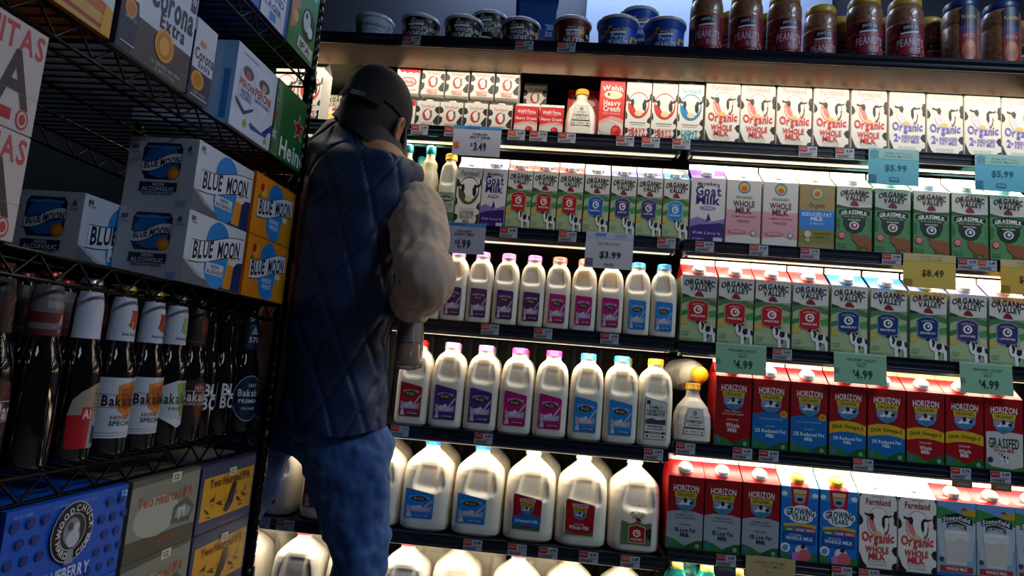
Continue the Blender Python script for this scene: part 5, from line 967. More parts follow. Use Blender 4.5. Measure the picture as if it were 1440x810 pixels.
def wneck(c1=None, c2=None):
    a = [('r', -32, 182, 32, 252, '#bfc2d0')]
    if c1: a += [('p', [(2, 232), (14, 232), (14, 214), (20, 208), (10, 200), (-2, 208), (4, 214)], c1), ('p', [(4, 214), (16, 212), (18, 206), (6, 202)], c2), ('t', 'BAKALAR', 4, 193, 4, 24, '#3a3a4a', 1)]
    return a
BOT = {
 'green': dict(cap='#2a5a34', label=[('e', 0, 78, 36, 46, '#4a5248'), ('e', 0, 78, 33, 43, '#2c4a30'), ('r', -36, 60, 36, 92, '#23282a'), ('t', 'Bakalar', 4, 78, 22, 66, '#b9c0bc', 1), ('r', -34, 96, 34, 98, '#9aa49c'), ('t', '1454', 0, 106, 9, 22, '#b9c0bc', 1), ('r', -30, 40, 30, 52, '#5a6260')], neck=[('r', -32, 182, 32, 252, '#2f4436'), ('r', -26, 196, 26, 214, '#1c2a5a'), ('t', '1570', 2, 205, 13, 34, '#b8c0d0', 1), ('p', [(-14, 218), (14, 218), (8, 226), (0, 236), (-8, 226)], '#9aa6c0')]),
 'lager': dict(cap='#5a2a1c', label=[('p', [(-36, 30), (36, 30), (36, 110), (24, 122), (0, 128), (-24, 122), (-36, 110)], '#1c1212'), ('e', 12, 84, 24, 38, '#4a1814'), ('r', -34, 96, 34, 97.2, '#b8a8a4'), ('t', 'Bakalar', 2, 84, 20, 66, '#c8c0bc', 1), ('r', -34, 71, 34, 72, '#b8a8a4'), ('t', 'DARK LAGER', -4, 62, 6, 44, '#b8a8a4', 1), ('t', '1454', -12, 103, 8, 20, '#a89894', 1), ('p', [(-20, 40), (24, 44), (22, 40), (-18, 36)], '#7a3a34')], neck=[('r', -32, 182, 32, 252, '#1a1210'), ('r', 14, 184, 32, 252, '#6a5040'), ('r', -24, 191, 14, 193, '#8a7a74'), ('e', 4, 218, 10, 12, '#3a1a16')]),
 'redneck': dict(cap='#8a2a24', label=None, neck=[('r', -32, 182, 32, 252, '#6a6468'), ('r', -32, 182, 30, 214, '#9a1418'), ('r', 8, 184, 24, 218, '#b83a34'), ('t', 'A1', 14, 204, 14, 12, '#d8b8b0', 1), ('r', 10, 188, 22, 190, '#d8b8b0'), ('r', -10, 220, 30, 240, '#8a8078')]),
 'plainneck': dict(cap='#b8bac6', label=[('p', [(-26, 22), (30, 22), (34, 30), (34, 112), (28, 120), (6, 116), (-14, 104), (-24, 92), (-28, 70)], '#9a8a7a'), ('p', [(-26, 22), (4, 22), (4, 72), (-28, 70)], '#b0121a'), ('r', 6, 24, 32, 66, '#8f9ab4'), ('r', 10, 28, 28, 54, '#2a3040'), ('r', -10, 62, 6, 82, '#a82a2c'), ('t', 'A1', -2, 72, 13, 13, '#d8c0b8', 1)]+[('r', 6, 76+k*5, 30, 77.6+k*5, '#5a5048') for k in range(7)], neck=wneck()),
 'honey': dict(cap='#c8a24a', label=honey(), neck=wneck('#a8381c', '#d8922a')),
 'pale': dict(cap='#8aa06a', label=[('p', [(-34, 60), (-20, 50), (10, 34), (30, 40), (34, 60), (34, 118), (0, 118), (-24, 108), (-34, 92)], '#b9bcc4'), ('p', [(0, 112), (34, 118), (34, 70), (16, 50), (8, 70)], '#7f9a5a'), ('t', 'Bakalar', 0, 86, 18, 60, '#2a3a24', 1), ('r', -32, 76, 32, 77, '#6a7a6a'), ('p', [(-30, 56), (10, 34), (34, 44), (10, 48)], '#d0d2d8'), ('t', 'PALE', 2, 68, 5, 24, '#4a5a44', 1)], neck=wneck('#8fae6a', '#a8c08a')),
 'dark': dict(cap='#5a2a1c', label=[('p', [(-34, 34), (34, 34), (34, 110), (0, 122), (-34, 110)], '#24130f'), ('p', [(-6, 112), (22, 112), (28, 74), (8, 44), (-4, 60)], '#6a2414'), ('t', '1454', 4, 104, 8, 20, '#c0b0a8', 1), ('r', -34, 97, 34, 98, '#c0b0a8'), ('t', 'Bakalar', 2, 88, 18, 62, '#cfc6c0', 1), ('t', 'DARK LAGER', 2, 74, 6, 46, '#b8a8a0', 1)], neck=[('r', -32, 182, 32, 252, '#2c1812'), ('e', 8, 220, 12, 16, '#6a2814'), ('r', -24, 190, 24, 191.5, '#9a8a80')]),
 'blbc': dict(cap='#1c1c20', label=[('t', 'BL', 2, 96, 24, 30, '#c9ccd4', 1), ('t', 'BC', 2, 70, 24, 30, '#c9ccd4', 1)], neck=None),
 'premium': dict(cap='#1c2a5a', label=[('e', 0, 76, 36, 50, '#8f9ab4'), ('e', 0, 76, 34, 48, '#1a2440'), ('r', -34, 62, 34, 90, '#141c34'), ('t', '1454', 6, 104, 8, 22, '#aab4c8', 1), ('t', 'Bakalar', 2, 88, 15, 56, '#c6ccd8', 1), ('t', 'PREMIUM', 2, 70, 8, 50, '#c6ccd8', 1), ('t', 'PILSNER', 2, 54, 5, 34, '#aab4c8', 1)], neck=[('r', -32, 182, 32, 252, '#14182a'), ('t', '570', 2, 204, 12, 26, '#aab4c8', 1), ('p', [(-8, 216), (10, 216), (6, 224), (1, 236), (-5, 224)], '#7f8aa4'), ('r', -20, 190, 22, 192, '#6a7490')])}
BL = [('green', .660, 10, 'beer bottle with green oval label at the left edge'), ('lager', .738, 6, 'beer bottle with dark red label and white lettering'), ('redneck', .816, 20, 'beer bottle with red and grey neck and plain body'), ('plainneck', .892, 34, 'beer bottle with plain white neck and red and tan label'),
      ('honey', .967, 14, 'beer bottle with white honey label, nearer one'), ('honey', 1.039, 14, 'beer bottle with white honey label, farther one'), ('pale', 1.105, 10, 'beer bottle with white and pale green label'), ('dark', 1.1695, 10, 'beer bottle with reddish brown label'),
      ('blbc', 1.236, 4, 'plain black beer bottle with block letters, nearer one'), ('blbc', 1.303, 4, 'plain black beer bottle with block letters, farther one'), ('premium', 1.370, 4, 'beer bottle with navy oval label at the rack end')]
Z3 = RZ[3]+.0005; _bot = {}
for i, (st, y, rot, lb) in enumerate(BL):
    if st not in _bot: _bot[st] = beer_bottle(BOT[st]); o = _bot[st]
    else: o = dup(_bot[st])
    rack_put(o, -.046 if st != 'blbc' else -.06, y, Z3, R(62+rot*.6)); tag(o, 'brown '+lb if 'black' not in lb else lb, 'beer bottle', 'beer bottles on the rack')
pb = 0
for i, y in enumerate((.70, .778, .855, .93, 1.0, 1.075, 1.145, 1.215, 1.285)):
    o = dup(_bot['redneck' if i % 3 == 0 else 'dark']); rack_put(o, -.125, y, Z3, R(70)); later(o, y, 'brown beer bottle', 'rear row of the bottle shelf', 'beer bottle', 'beer bottles in the second row')
# ------------------------------------------------------------------ price signs and shelf tags
def sign(px0, px1, row, side, bg, items, label, h=.085, top=.006, tilt=0.0):
    z = (ROW_L if side == 'L' else ROW_R)[row]+top; Y = CASE_Y-.016
    xa, xb = x_at(px0, z-h/2, Y), x_at(px1, z-h/2, Y); w = xb-xa
    b = MB(); b.box(-w/2, w/2, -.0004, .0004, -h, 0, M(bg, .55, noise=.03, scale=8, name='sign_card'))
    b.box(-w*.3, w*.3, .0004, .0035, -.0015, 0, M('#8a8f98', .3, name='clear_clip'))
    art(b, [it for it in items], lambda u, v, o: (u, -.0004-o, v-h), sx=w*1000/130, sy=h*1000/85)
    o = b.obj('price_sign'); o.location = ((xa+xb)/2, Y, z+EYE); o.rotation_euler = (R(tilt), 0, 0)
    tag(o, label, 'price sign', 'price signs hanging from the milk shelves')
def grey_sign(price, l1, l2, orange=False):
    a = [('r', -65, 76, 65, 85, '#3f86c8'), ('r', -30, 76, 6, 82, '#2a66a8'), ('t', l1, 8, 62, 6, 40, '#3a3d48', 1), ('t', l2, 8, 53, 7, 54, '#3a3d48', 1), ('r', -4, 44, 18, 45, '#8a8f9a'), ('t', '$', -13, 32, 9, 5, '#1c1e26', 1), ('t', price, 10, 27, 22, 34, '#1c1e26', 1)]
    if orange: a += [('r', -60, 20, -48, 38, '#c8661c')]
    return a
sign(637, 704, 0, 'L', '#a9afc0', grey_sign('3.49', 'FARMLAND', 'HEAVY CREAM', True), 'grey price sign reading 3.49 beside the man\'s head')
sign(615, 682, 1, 'L', '#9aa2b8', grey_sign('1.99', 'ORGANIC', 'NONFAT MILK'), 'grey price sign reading 1.99 by the man\'s elbow')
sign(823, 890, 1, 'L', '#c2c0c8', [('r', -65, 70, 65, 85, '#b8c0d4'), ('r', -40, 74, -10, 82, '#5a8ac8'), ('r', 14, 74, 44, 81, '#8aa6cc'), ('t', 'FRESH MILK QUART', 0, 58, 6, 60, '#8a8a96', 0), ('t', '$3.99', 4, 32, 15, 58, '#1c1e26', 1), ('r', -62, 4, -42, 22, '#6a6a78'), ('t', 'EACH', 2, 9, 6, 26, '#3a3a44', 1)], 'white price sign reading 3.99 over the quart jugs', h=.098)
tl = [('r', -65, 60, 65, 85, '#8cb8b0'), ('t', 'CREAMY AND TOTALLY', 12, 74, 5, 70, '#3a7a86', 0), ('t', 'ORGANIC MILK 64 OZ', 12, 67, 5, 74, '#3a7a86', 0), ('p', [(-60, 62), (-40, 62), (-38, 78), (-50, 82), (-62, 78)], '#4a8ea0'), ('t', '$5.99', 6, 40, 14, 56, '#0f5a6a', 1), ('r', -64, 4, -44, 22, '#1f6f8c'), ('r', -10, 8, 14, 18, '#1a6a88'), ('t', 'EACH', 2, 13, 5, 18, '#8ccada', 1)]
sign(1221, 1292, 0, 'R', '#5cb0bf', tl, 'teal price sign reading 5.99, left of the two teal ones', h=.098)
sign(1371, 1442, 0, 'R', '#4fa6be', tl, 'teal price sign reading 5.99 at the right edge', h=.098)
ye = [('r', -65, 66, 65, 85, '#c9b37a'), ('t', 'ORGANIC VALLEY', 4, 78, 5, 60, '#8a6a3a', 0), ('t', '64 OZ GALLON MILK', 4, 71, 4, 56, '#8a6a3a', 0), ('t', '$8.49', 8, 38, 16, 54, '#4a3410', 1), ('r', -64, 4, -42, 20, '#9a7418')]
sign(1270, 1344, 1, 'R', '#cdae46', ye, 'yellow price sign reading 8.49, left of the two yellow ones', h=.088)
sign(1407, 1481, 1, 'R', '#cfa436', ye, 'yellow price sign cut off by the right edge', h=.088)
gr = [('r', -65, 78, 65, 85, '#9ac0a4'), ('t', 'ORGANIC VALLEY', 4, 66, 7, 74, '#3a6a4c', 1), ('t', '64 OZ', 4, 57, 5, 26, '#3a6a4c', 0), ('t', 'MILK', 4, 50, 5, 20, '#3a6a4c', 0), ('t', '$', -16, 34, 9, 5, '#1a3a26', 1), ('t', '4.99', 8, 27, 22, 44, '#1a3a26', 1), ('r', -64, 26, -52, 40, '#5a8a68')]
sign(1006, 1077, 2, 'R', '#7fae8c', gr, 'green price sign reading 4.99, leftmost of three', h=.078, tilt=-4)
sign(1172, 1246, 2, 'R', '#7fae8c', gr, 'green price sign reading 4.99, middle of three', h=.078, tilt=-4)
sign(1349, 1423, 2, 'R', '#7fae8c', gr, 'green price sign reading 4.99, rightmost of three', h=.078, tilt=-4)
sign(1048, 1118, 4, 'R', '#b8a070', [('t', 'ORGANIC LOW FAT MILK', 0, 72, 6, 80, '#7a7a3a', 0), ('t', 'WITH OMEGA', 4, 63, 6, 56, '#7a7a3a', 0), ('t', '64 OZ', 0, 50, 5, 20, '#7a7a3a', 0)], 'beige price sign at the bottom edge of the picture', h=.085)

TAGW, TAGH = .048, .027
def tag_mesh(red, price):
    b = MB(); b.box(-TAGW/2, TAGW/2, -.0003, .0003, -TAGH, 0, M('#a9adb8', .4, name='tag_paper'))
    f = lambda u, v, o: (u, -.0003-o, v-TAGH)
    a = [('r', -23, 12, -2, 26, red), ('t', 'SALE', -12.5, 20, 5, 15, '#d8a098', 1), ('t', price, 12, 20, 7, 16, '#22242c', 1)]
    a += [('r', -21+k*2.6, 2, -20+k*2.6+(k % 3)*.3, 9, '#4a4d58') for k in range(12)]+[('t', 'WHOLE MILK 64', 10, 11.5, 3, 20, '#4a4d58', 0)]
    art(b, a, f); return b.mesh('shelf_price_tag')
TM = [tag_mesh(c, p) for c, p in (('#a8181c', '4.99'), ('#b02a20', '3.79'), ('#c04a24', '5.49'), ('#a8181c', '11.99'))]
TAGROWS = [(0, 'L', [590, 637, 726, 757, 797, 879, 915, 958]), (0, 'R', [1136, 1188]), (1, 'L', [715, 798, 937]), (1, 'R', [991, 1067, 1139, 1254, 1361, 1388]), (2, 'L', [689, 763.6, 857]), (2, 'R', [1100]), (3, 'L', [562, 679.6, 919]), (3, 'R', [964, 1044, 1081, 1214, 1351, 1407]),
           (4, 'L', [367, 401, 664.5, 727, 770.6, 827.6, 886]), (4, 'R', [1021, 1184, 1222])]
for row, side, L in TAGROWS:
    for i, px in enumerate(L):
        z = (ROW_L if side == 'L' else ROW_R)[row]
        o = bpy.data.objects.new('shelf_price_tag', TM[(i*7+row*3) % 4]); COL.objects.link(o)
        o.location = (x_at(px, z-.014, CASE_Y-.0136), CASE_Y-.0136, z+EYE+.001); o.rotation_euler = (0, 0, 0)
        later(o, px, 'white and red tag', 'on the '+ROWNAME[row]+' rail', 'price tag', 'price tags on the shelf rails')
for i, px in enumerate((580, 738, 797)):
    o = bpy.data.objects.new('shelf_price_tag', TM[i]); COL.objects.link(o); z = .852
    o.location = (x_at(px, z, 1.5885), 1.5885, z+EYE); o.rotation_euler = (R(-6), 0, R(random.uniform(-4, 4))); later(o, px, 'white and red tag', 'on the upper shelf rail', 'price tag', 'price tags on the shelf rails')
b = MB(); b.box(-.024, .024, -.0003, .0003, -.019, 0, M('#6f6348', .5, name='brown_tag')); art(b, [('t', 'ORGANIC', 3, 9, 6, 30, '#b8ac88', 0), ('r', -22, 3, -18, 14, '#8a5a2c')], lambda u, v, o: (u, -.0003-o, v-.019)); bm_ = b.mesh('brown_shelf_tag')
for px, lb in ((1353, 'small brown tag hanging under a white tag, left of two'), (1408, 'small brown tag hanging under a white tag, right of two')):
    o = bpy.data.objects.new('brown_shelf_tag', bm_); COL.objects.link(o); z = ROW_R[3]-.0275; o.location = (x_at(px, z-.01, CASE_Y-.0136), CASE_Y-.0136, z+EYE); tag(o, lb, 'price tag', 'price tags on the shelf rails')
b = MB(); b.box(-.024, .024, -.0003, .0003, -.030, 0, M('#3f4a44', .5, name='green_tag')); art(b, [('t', 'LOCAL', 0, 24, 5, 34, '#8fb08a', 0), ('r', -18, 4, 18, 18, '#4a2a5a')], lambda u, v, o: (u, -.0003-o, v-.030)); o = b.obj('dark_shelf_tag'); z = ROW_R[4]-.0275; o.location = (x_at(1021, z-.01, CASE_Y-.0136), CASE_Y-.0136, z+EYE); tag(o, 'dark green tag hanging under a white tag above the teal bottles', 'price tag')
# ------------------------------------------------------------------ the man
KM = 1.045
def at(px, py, Y, _at=at): return _at(px, py, Y*KM)     # he stands a little deeper than first laid out
man = empty('person', (-.48, 1.52, 0)); MO = Vector(man.location)
tag(man, 'man seen from behind in dark cap, navy quilted vest and jeans, holding a bottle', 'person')
BY = R(30.0); FW = Vector((math.sin(BY), math.cos(BY), 0)); RT = Vector((math.cos(BY), -math.sin(BY), 0)); UP = Vector((0, 0, 1))
def ring(c, a, b, n=2.3, m=48, ux=RT, uy=FW, bb=None):
    out = []
    for k in range(m):
        th = 2*math.pi*k/m; co, si = math.cos(th), math.sin(th)
        rb = b if si > 0 or bb is None else bb
        out.append(tuple(c+ux*(a*math.copysign(abs(co)**(2/n), co))+uy*(rb*math.copysign(abs(si)**(2/n), si))-MO))
    return out
def resample(keys, m):
    """Catmull-Rom through key tuples"""
    out = []; n = len(keys)
    def g(i): return keys[max(0, min(n-1, i))]
    for j in range(m+1):
        t = j/m*(n-1); i = min(int(t), n-2); u = t-i; p0, p1, p2, p3 = g(i-1), g(i), g(i+1), g(i+2)
        out.append([.5*((2*b)+(-a+c)*u+(2*a-5*b+4*c-d)*u*u+(-a+3*b-3*c+d)*u**3) for a, b, c, d in zip(p0, p1, p2, p3)])
    return out
def remesh(o, vox, smooth=2):
    m = o.modifiers.new('remesh', 'REMESH'); m.mode = 'VOXEL'; m.voxel_size = vox; m.use_smooth_shade = True
    if smooth: s = o.modifiers.new('smooth', 'SMOOTH'); s.iterations = smooth; s.factor = .5
    return o
SKIN = M('#9a6a52', .5, noise=.08, scale=40, bump=.05, sss=.1, name='skin')
DARKHAIR = M('#1a1512', .75, noise=.4, scale=160, bump=.6, name='short_dark_hair')
def frame_pts(pts_rad, mb, mat, n=16, sub=4):
    """limb: list of (point, radius) -> smooth tube with rounded ends"""
    K = resample([tuple(p)+(r,) for p, r in pts_rad], (len(pts_rad)-1)*sub)
    P = [Vector(k[:3])-MO for k in K]; Rr = [k[3] for k in K]
    d0 = (P[0]-P[1]).normalized(); d1 = (P[-1]-P[-2]).normalized()
    P = [P[0]+d0*Rr[0]*.8, P[0]+d0*Rr[0]*.5]+P+[P[-1]+d1*Rr[-1]*.5, P[-1]+d1*Rr[-1]*.8]; Rr = [Rr[0]*.45, Rr[0]*.85]+Rr+[Rr[-1]*.85, Rr[-1]*.45]
    mb.tube(P, Rr, mat, n=n)
# joints, laid out along the lines of sight at their own depths
HIP = at(446, 600, 1.50)
rk = at(503, 790, 1.47); lk = at(312, 775, 1.525)
R_HIP = at(486, 618, 1.46); L_HIP = at(345, 610, 1.57)
R_ANK = Vector((rk.x+.015, rk.y-.02, .085)); L_ANK = Vector((lk.x-.05, lk.y-.04, .085))
R_SH = at(580, 297, 1.42); L_SH = R_SH-RT*.30-FW*.04+Vector((0, 0, -.045))
R_EL = at(599, 398, 1.30)
HAND = at(569, 437, 1.475)
NECKB = at(512, 196, 1.475); HEADC = at(525, 170, 1.475)
L_EL = L_SH+Vector((-.075, .0, -.26)); L_WR = L_EL+Vector((-.06, .0, -.24))
HY, HT, HP = R(9), R(12), R(-15)
HM = Matrix.Rotation(-HY, 3, 'Z') @ Matrix.Rotation(HT, 3, 'Y') @ Matrix.Rotation(HP, 3, 'X')

def hand(mb, O, mx, my, mz, curl, side, mat, spread=.0):
    """palm at O; mx across the knuckles towards the thumb, my along the fingers, mz out of the back of the hand"""
    X = lambda a, b, c: tuple(O+mx*a+my*b+mz*c-MO)
    mb.loft([[X(hw*math.cos(t), y, .013*s*math.sin(t)) for t in [2*math.pi*k/18 for k in range(18)]] for y, hw, s in ((-.055, .022, 1.2), (-.045, .027, 1.3), (-.02, .037, 1.15), (.01, .042, 1.05), (.035, .042, .95), (.045, .034, .7))], mat)
    for i, (x, L) in enumerate(((.030, .070), (.010, .079), (-.010, .074), (-.029, .058))):
        p = Vector((x, .036, 0)); pts = [p-Vector((0, .02, 0)), p]; a = curl*.35
        for f in (.42, .32, .26):
            a += curl*(.62 if f < .4 else .35); p = p+Vector((spread*x, math.cos(a), -math.sin(a)))*L*f; pts.append(p)
        mb.tube([X(*q) for q in pts], [.0098, .0096, .0092, .0084, .0068], mat, n=10)
    p = Vector((.030, -.022, -.004)); pts = [p, p+Vector((.024, .020, -.012)), p+Vector((.026, .046, -.034*curl-.006)), p+Vector((.012, .066, -.052*curl-.006))]
    mb.tube([X(*q) for q in pts], [.0125, .0118, .0104, .0078], mat, n=10)

# bottle axis in the right hand
BA = at(578, 440, 1.50); BB = at(575, 518, 1.47)
bax = (BB-BA).normalized()
# --- body: one skin surface
b = MB()
torso = [(HIP.x, HIP.y-.015, HIP.z-.015, .125, .080), (HIP.x, HIP.y-.015, HIP.z+.06, .14, .085)]
for px, py, Y, a, d in ((460, 500, 1.475, .135, .08), (472, 400, 1.465, .145, .08), (484, 310, 1.455, .165, .085), (500, 245, 1.455, .165, .08), (507, 215, 1.47, .12, .075), (512, 196, 1.475, .065, .062)):
    p = at(px, py, Y); torso.append((p.x, p.y, p.z, a, d))
b.loft([ring(Vector(k[:3]), k[3], k[4]) for k in resample(torso, 24)], SKIN)
frame_pts([(NECKB-Vector((0, 0, .03)), .062), (NECKB+Vector((0, 0, .02)), .058), (HEADC+HM @ Vector((0, -.02, -.07)), .056), (HEADC+HM @ Vector((0, -.01, -.02)), .05)], b, SKIN)
HR = [(-.118, .026, .060, .020), (-.105, .042, .045, .042), (-.080, .056, .022, .064), (-.045, .066, .004, .088), (-.01, .072, -.004, .096), (.03, .076, -.008, .098), (.065, .071, -.010, .090), (.090, .056, -.012, .070), (.108, .032, -.012, .040), (.114, .012, -.012, .016)]
rings = []
for z, hw, yc, ry in [tuple(k) for k in resample(HR, 20)]:
    rings.append([tuple(HEADC+HM @ Vector((hw*math.cos(t), yc+ry*math.sin(t), z))-MO) for t in [2*math.pi*k/32 for k in range(32)]])
b.loft(rings, SKIN)
HX = lambda x, y, z: tuple(HEADC+HM @ Vector((x, y, z))-MO)
b.tube([HX(0, .088, .012), HX(0, .100, -.012), HX(0, .112, -.034), HX(0, .094, -.042)], [.007, .010, .013, .010], SKIN, n=10)
b.tube([HX(-.022, .078, -.066), HX(0, .087, -.065), HX(.022, .078, -.066)], [.004, .0075, .004], SKIN, n=8)
b.tube([HX(-.020, .076, -.076), HX(0, .085, -.076), HX(.020, .076, -.076)], [.004, .0075, .004], SKIN, n=8)
for s in (-1, 1):
    ear = [HX(s*(.076+.010*math.sin(t*.5)), -.006+.020*math.cos(t)-.004*math.sin(t), -.016+.031*math.sin(t)) for t in [2*math.pi*k/16 for k in range(17)]]
    b.tube(ear, .006, SKIN, n=8); b.ell(Vector(HX(s*.076, -.004, -.016)), (.005, .016, .026), SKIN, rot=HM)
frame_pts([(R_SH-RT*.06, .05), (R_SH, .05), (R_EL, .042), (R_EL.lerp(HAND, .5), .037), (HAND.lerp(R_EL, .12), .027)], b, SKIN)
frame_pts([(L_SH+RT*.06, .05), (L_SH, .05), (L_EL, .042), (L_EL.lerp(L_WR, .5), .037), (L_WR, .027)], b, SKIN)
fd = (HAND-R_EL).normalized(); mx_ = -bax; my_ = (fd-fd.dot(mx_)*mx_).normalized(); mz_ = mx_.cross(my_)
if mz_.dot(RT) < 0: mz_ = -mz_
palm = BA-bax*.020-my_*.014+mz_*.034
hand(b, palm, mx_, my_, mz_, .82, 1, SKIN)
frame_pts([(HAND.lerp(R_EL, .12), .027), (palm-my_*.05, .024)], b, SKIN)
hd = (L_WR-L_EL).normalized(); hx_ = hd.cross(RT).normalized(); hz_ = -RT
hand(b, L_WR+hd*.06, hx_, hd, hz_, .45, -1, SKIN)
legR = [(at(480, 606, 1.47), .085), (at(492, 665, 1.46), .074), (at(500, 730, 1.46), .058), (rk, .052), (rk-UP*.10, .050), (rk.lerp(R_ANK, .55), .048), (R_ANK, .038)]
legL = [(at(362, 602, 1.525), .085), (at(336, 668, 1.53), .074), (at(314, 740, 1.545), .058), (lk, .052), (lk-UP*.12, .050), (lk.lerp(L_ANK, .55), .048), (L_ANK, .038)]
frame_pts(legR, b, SKIN); frame_pts(legL, b, SKIN)
body = b.obj('body', man); remesh(body, .0045, 2)
for s in (-1, 1):
    b = MB(); b.ell(Vector(HX(s*.031, .076, .006)), (.012, .012, .012), M('#d8d2cc', .2), nu=16, nv=10); b.ell(Vector(HX(s*.031, .0855, .006)), (.005, .0035, .005), M('#20140e', .2), rot=HM, nu=12, nv=8); b.obj('eye', man)
    b = MB(); b.tube([HX(s*.014, .092, .024), HX(s*.032, .090, .030), HX(s*.05, .074, .024)], [.003, .004, .002], DARKHAIR, n=8); b.obj('eyebrow', man)
# --- hair under the cap
b = MB(); rings = []
for z, hw, yc, ry in [tuple(k) for k in resample([(-.085, .040, -.030, .036), (-.07, .056, -.020, .062), (-.045, .0695, -.010, .082), (-.01, .0755, -.014, .090), (.03, .0785, -.012, .094), (.06, .075, -.012, .090)], 16)]:
    ring_ = []
    for k in range(40):
        t = 2*math.pi*k/40; y = yc+ry*math.sin(t); x = hw*math.cos(t)
        lim = .012 if z > -.02 else .012-(-.02-z)*1.1
        if y > lim: x *= .9; y = min(y, lim+.01)
        ring_.append(HX(x, y, z))
    rings.append(ring_)
b.loft(rings, DARKHAIR); b.obj('hair', man)
# --- cap
CAPM = M('#080708', .8, noise=.25, scale=220, bump=.3, name='black_cotton')
cap_ = empty('cap'); cap_.parent = man
b = MB(); rings = []; NC = 64
for z, hw, yc, ry in [tuple(k) for k in resample([(.014, .0835, -.008, .107), (.03, .0845, -.008, .108), (.06, .083, -.010, .105), (.09, .072, -.012, .092), (.115, .050, -.012, .066), (.128, .026, -.012, .034), (.132, .006, -.012, .008)], 26)]:
    ring_ = []
    for k in range(NC):
        t = 2*math.pi*k/NC; seam = .0012*max(0, 1-abs(((t/(math.pi/3)) % 1)-.5)*-1)*0
        f = 1-.012*math.exp(-(((t/(math.pi/3)+.5) % 1-.5)/.05)**2)
        dz = -.020*math.exp(-((t-1.5*math.pi)/.55)**2)*max(0, 1-(z-.014)/.05) if z < .064 else 0
        ring_.append(HX(hw*f*math.cos(t), yc+ry*f*math.sin(t), z+dz))
    rings.append(ring_)
b.loft(rings, CAPM, caps=True); b.obj('cap_crown', cap_)
b = MB(); b.ell(Vector(HX(0, -.012, .134)), (.007, .007, .004), CAPM, rot=HM, nu=14, nv=8); b.obj('cap_button', cap_)
b = MB(); top = []; bot = []
for j in range(9):
    s = j/8
    for k in range(17):
        t = math.pi*(.06+.88*k/16); ex = .075*s*math.sin(t)**.7
        x = (.084+.012*s)*math.cos(t); y = -.008+.107*math.sin(t)+ex; z = .016-.016*s-.034*s*(x/.083)**2-.006*s*s
        top.append(HX(x, y, z)); bot.append(HX(x, y, z-.004))
o_ = len(top); fs = []
for j in range(8):
    for k in range(16):
        a = j*17+k; fs.append((a, a+1, a+18, a+17)); fs.append((o_+a, o_+a+17, o_+a+18, o_+a+1))
for k in range(16): a = 8*17+k; fs.append((a, a+1, o_+a+1, o_+a))
for j in range(8): a = j*17; fs.append((a, a+17, o_+a+17, o_+a)); a = j*17+16; fs.append((a+17, a, o_+a, o_+a+17))
b.add(top+bot, fs, M('#16181f', .7, noise=.1, name='cap_bill_cloth'), True); bo = b.obj('cap_bill', cap_)
b = MB(); low = [tuple(Vector(p)-HM @ Vector((0, 0, .0012))) for p in bot]; b.add(low, [(a, a+17, a+18, a+1) for j in range(8) for k in range(16) for a in [j*17+k]], M('#5a7cc0', .6, noise=.1, name='bill_underside_lit_blue'), True); b.obj('bill_underside', bo)  # bill underside: bluish light catching it is put into the colour
b = MB(); P = [HX(.086*math.sin(t), -.008-.1105*math.cos(t), .004+.014*abs(math.sin(t))**2-.012) for t in [R(-44)+R(88)*k/16 for k in range(17)]]
for k in range(16):
    p, q = Vector(P[k]), Vector(P[k+1]); u_ = HM @ Vector((0, 0, .009)); n_ = (HM @ Vector((math.sin(R(-44)+R(88)*(k+.5)/16), -math.cos(R(-44)+R(88)*(k+.5)/16), 0)))*.0015
    b.add([p-u_, q-u_, q+u_, p+u_, p-u_+n_, q-u_+n_, q+u_+n_, p+u_+n_], [(0, 3, 2, 1), (4, 5, 6, 7), (0, 1, 5, 4), (2, 3, 7, 6), (1, 2, 6, 5), (3, 0, 4, 7)], CAPM)
b.obj('cap_strap', cap_)
b = MB()
for k in (8, 10):
    p = Vector(P[k]); n_ = HM @ Vector((0, -1, 0)); r_ = HM @ Vector((1, 0, 0)); u_ = HM @ Vector((0, 0, 1)); c = p+n_*.003
    b.add([tuple(c+r_*x*.010+u_*z*.007+n_*y*.002) for z in (-1, 1) for y in (-1, 1) for x in (-1, 1)], [(0, 2, 3, 1), (4, 5, 7, 6), (0, 1, 5, 4), (2, 6, 7, 3), (0, 4, 6, 2), (1, 3, 7, 5)], M('#7a7878', .25, metal=.8, name='buckle'))
o = b.obj('cap_buckle', cap_)
# --- jeans
b = MB(); DEN = M('#244b86', .8, noise=.30, scale=26, bump=.35, name='blue_denim')
hipk = []
for px, py, Y, a, d in ((446, 640, 1.50, .150, .095), (450, 606, 1.50, .164, .102), (455, 570, 1.495, .156, .10), (461, 530, 1.49, .145, .09)):
    p = at(px, py, Y); hipk.append((p.x, p.y, p.z, a, d))
b.loft([ring(Vector(k[:3]), k[3], k[4]) for k in resample(hipk, 12)], DEN)
def leg(keys):
    frame_pts(keys, b, DEN, n=28, sub=6)
jr1 = [(at(480, 606, 1.47), .110), (at(487, 628, 1.465), .1085), (at(492, 665, 1.46), .098), (at(498, 705, 1.46), .0855), (at(502, 748, 1.46), .072), (at(503, 790, 1.46), .067), (rk-UP*.10, .068), (rk.lerp(R_ANK, .55), .064), (R_ANK+UP*.03, .058)]
jl1 = [(at(366, 602, 1.53), .096), (at(355, 628, 1.535), .096), (at(340, 668, 1.54), .094), (at(320, 715, 1.53), .088), (at(311, 755, 1.528), .080), (lk-UP*.03, .074), (lk-UP*.12, .070), (lk.lerp(L_ANK, .55), .064), (L_ANK+UP*.03, .058)]
leg(jr1); leg(jl1)
jeans = b.obj('jeans', man); remesh(jeans, .006, 4)
tx = bpy.data.textures.new('cloth_folds', 'CLOUDS'); tx.noise_scale = .075; tx.noise_depth = 2
fe = bpy.data.objects.new('fold_direction', None)
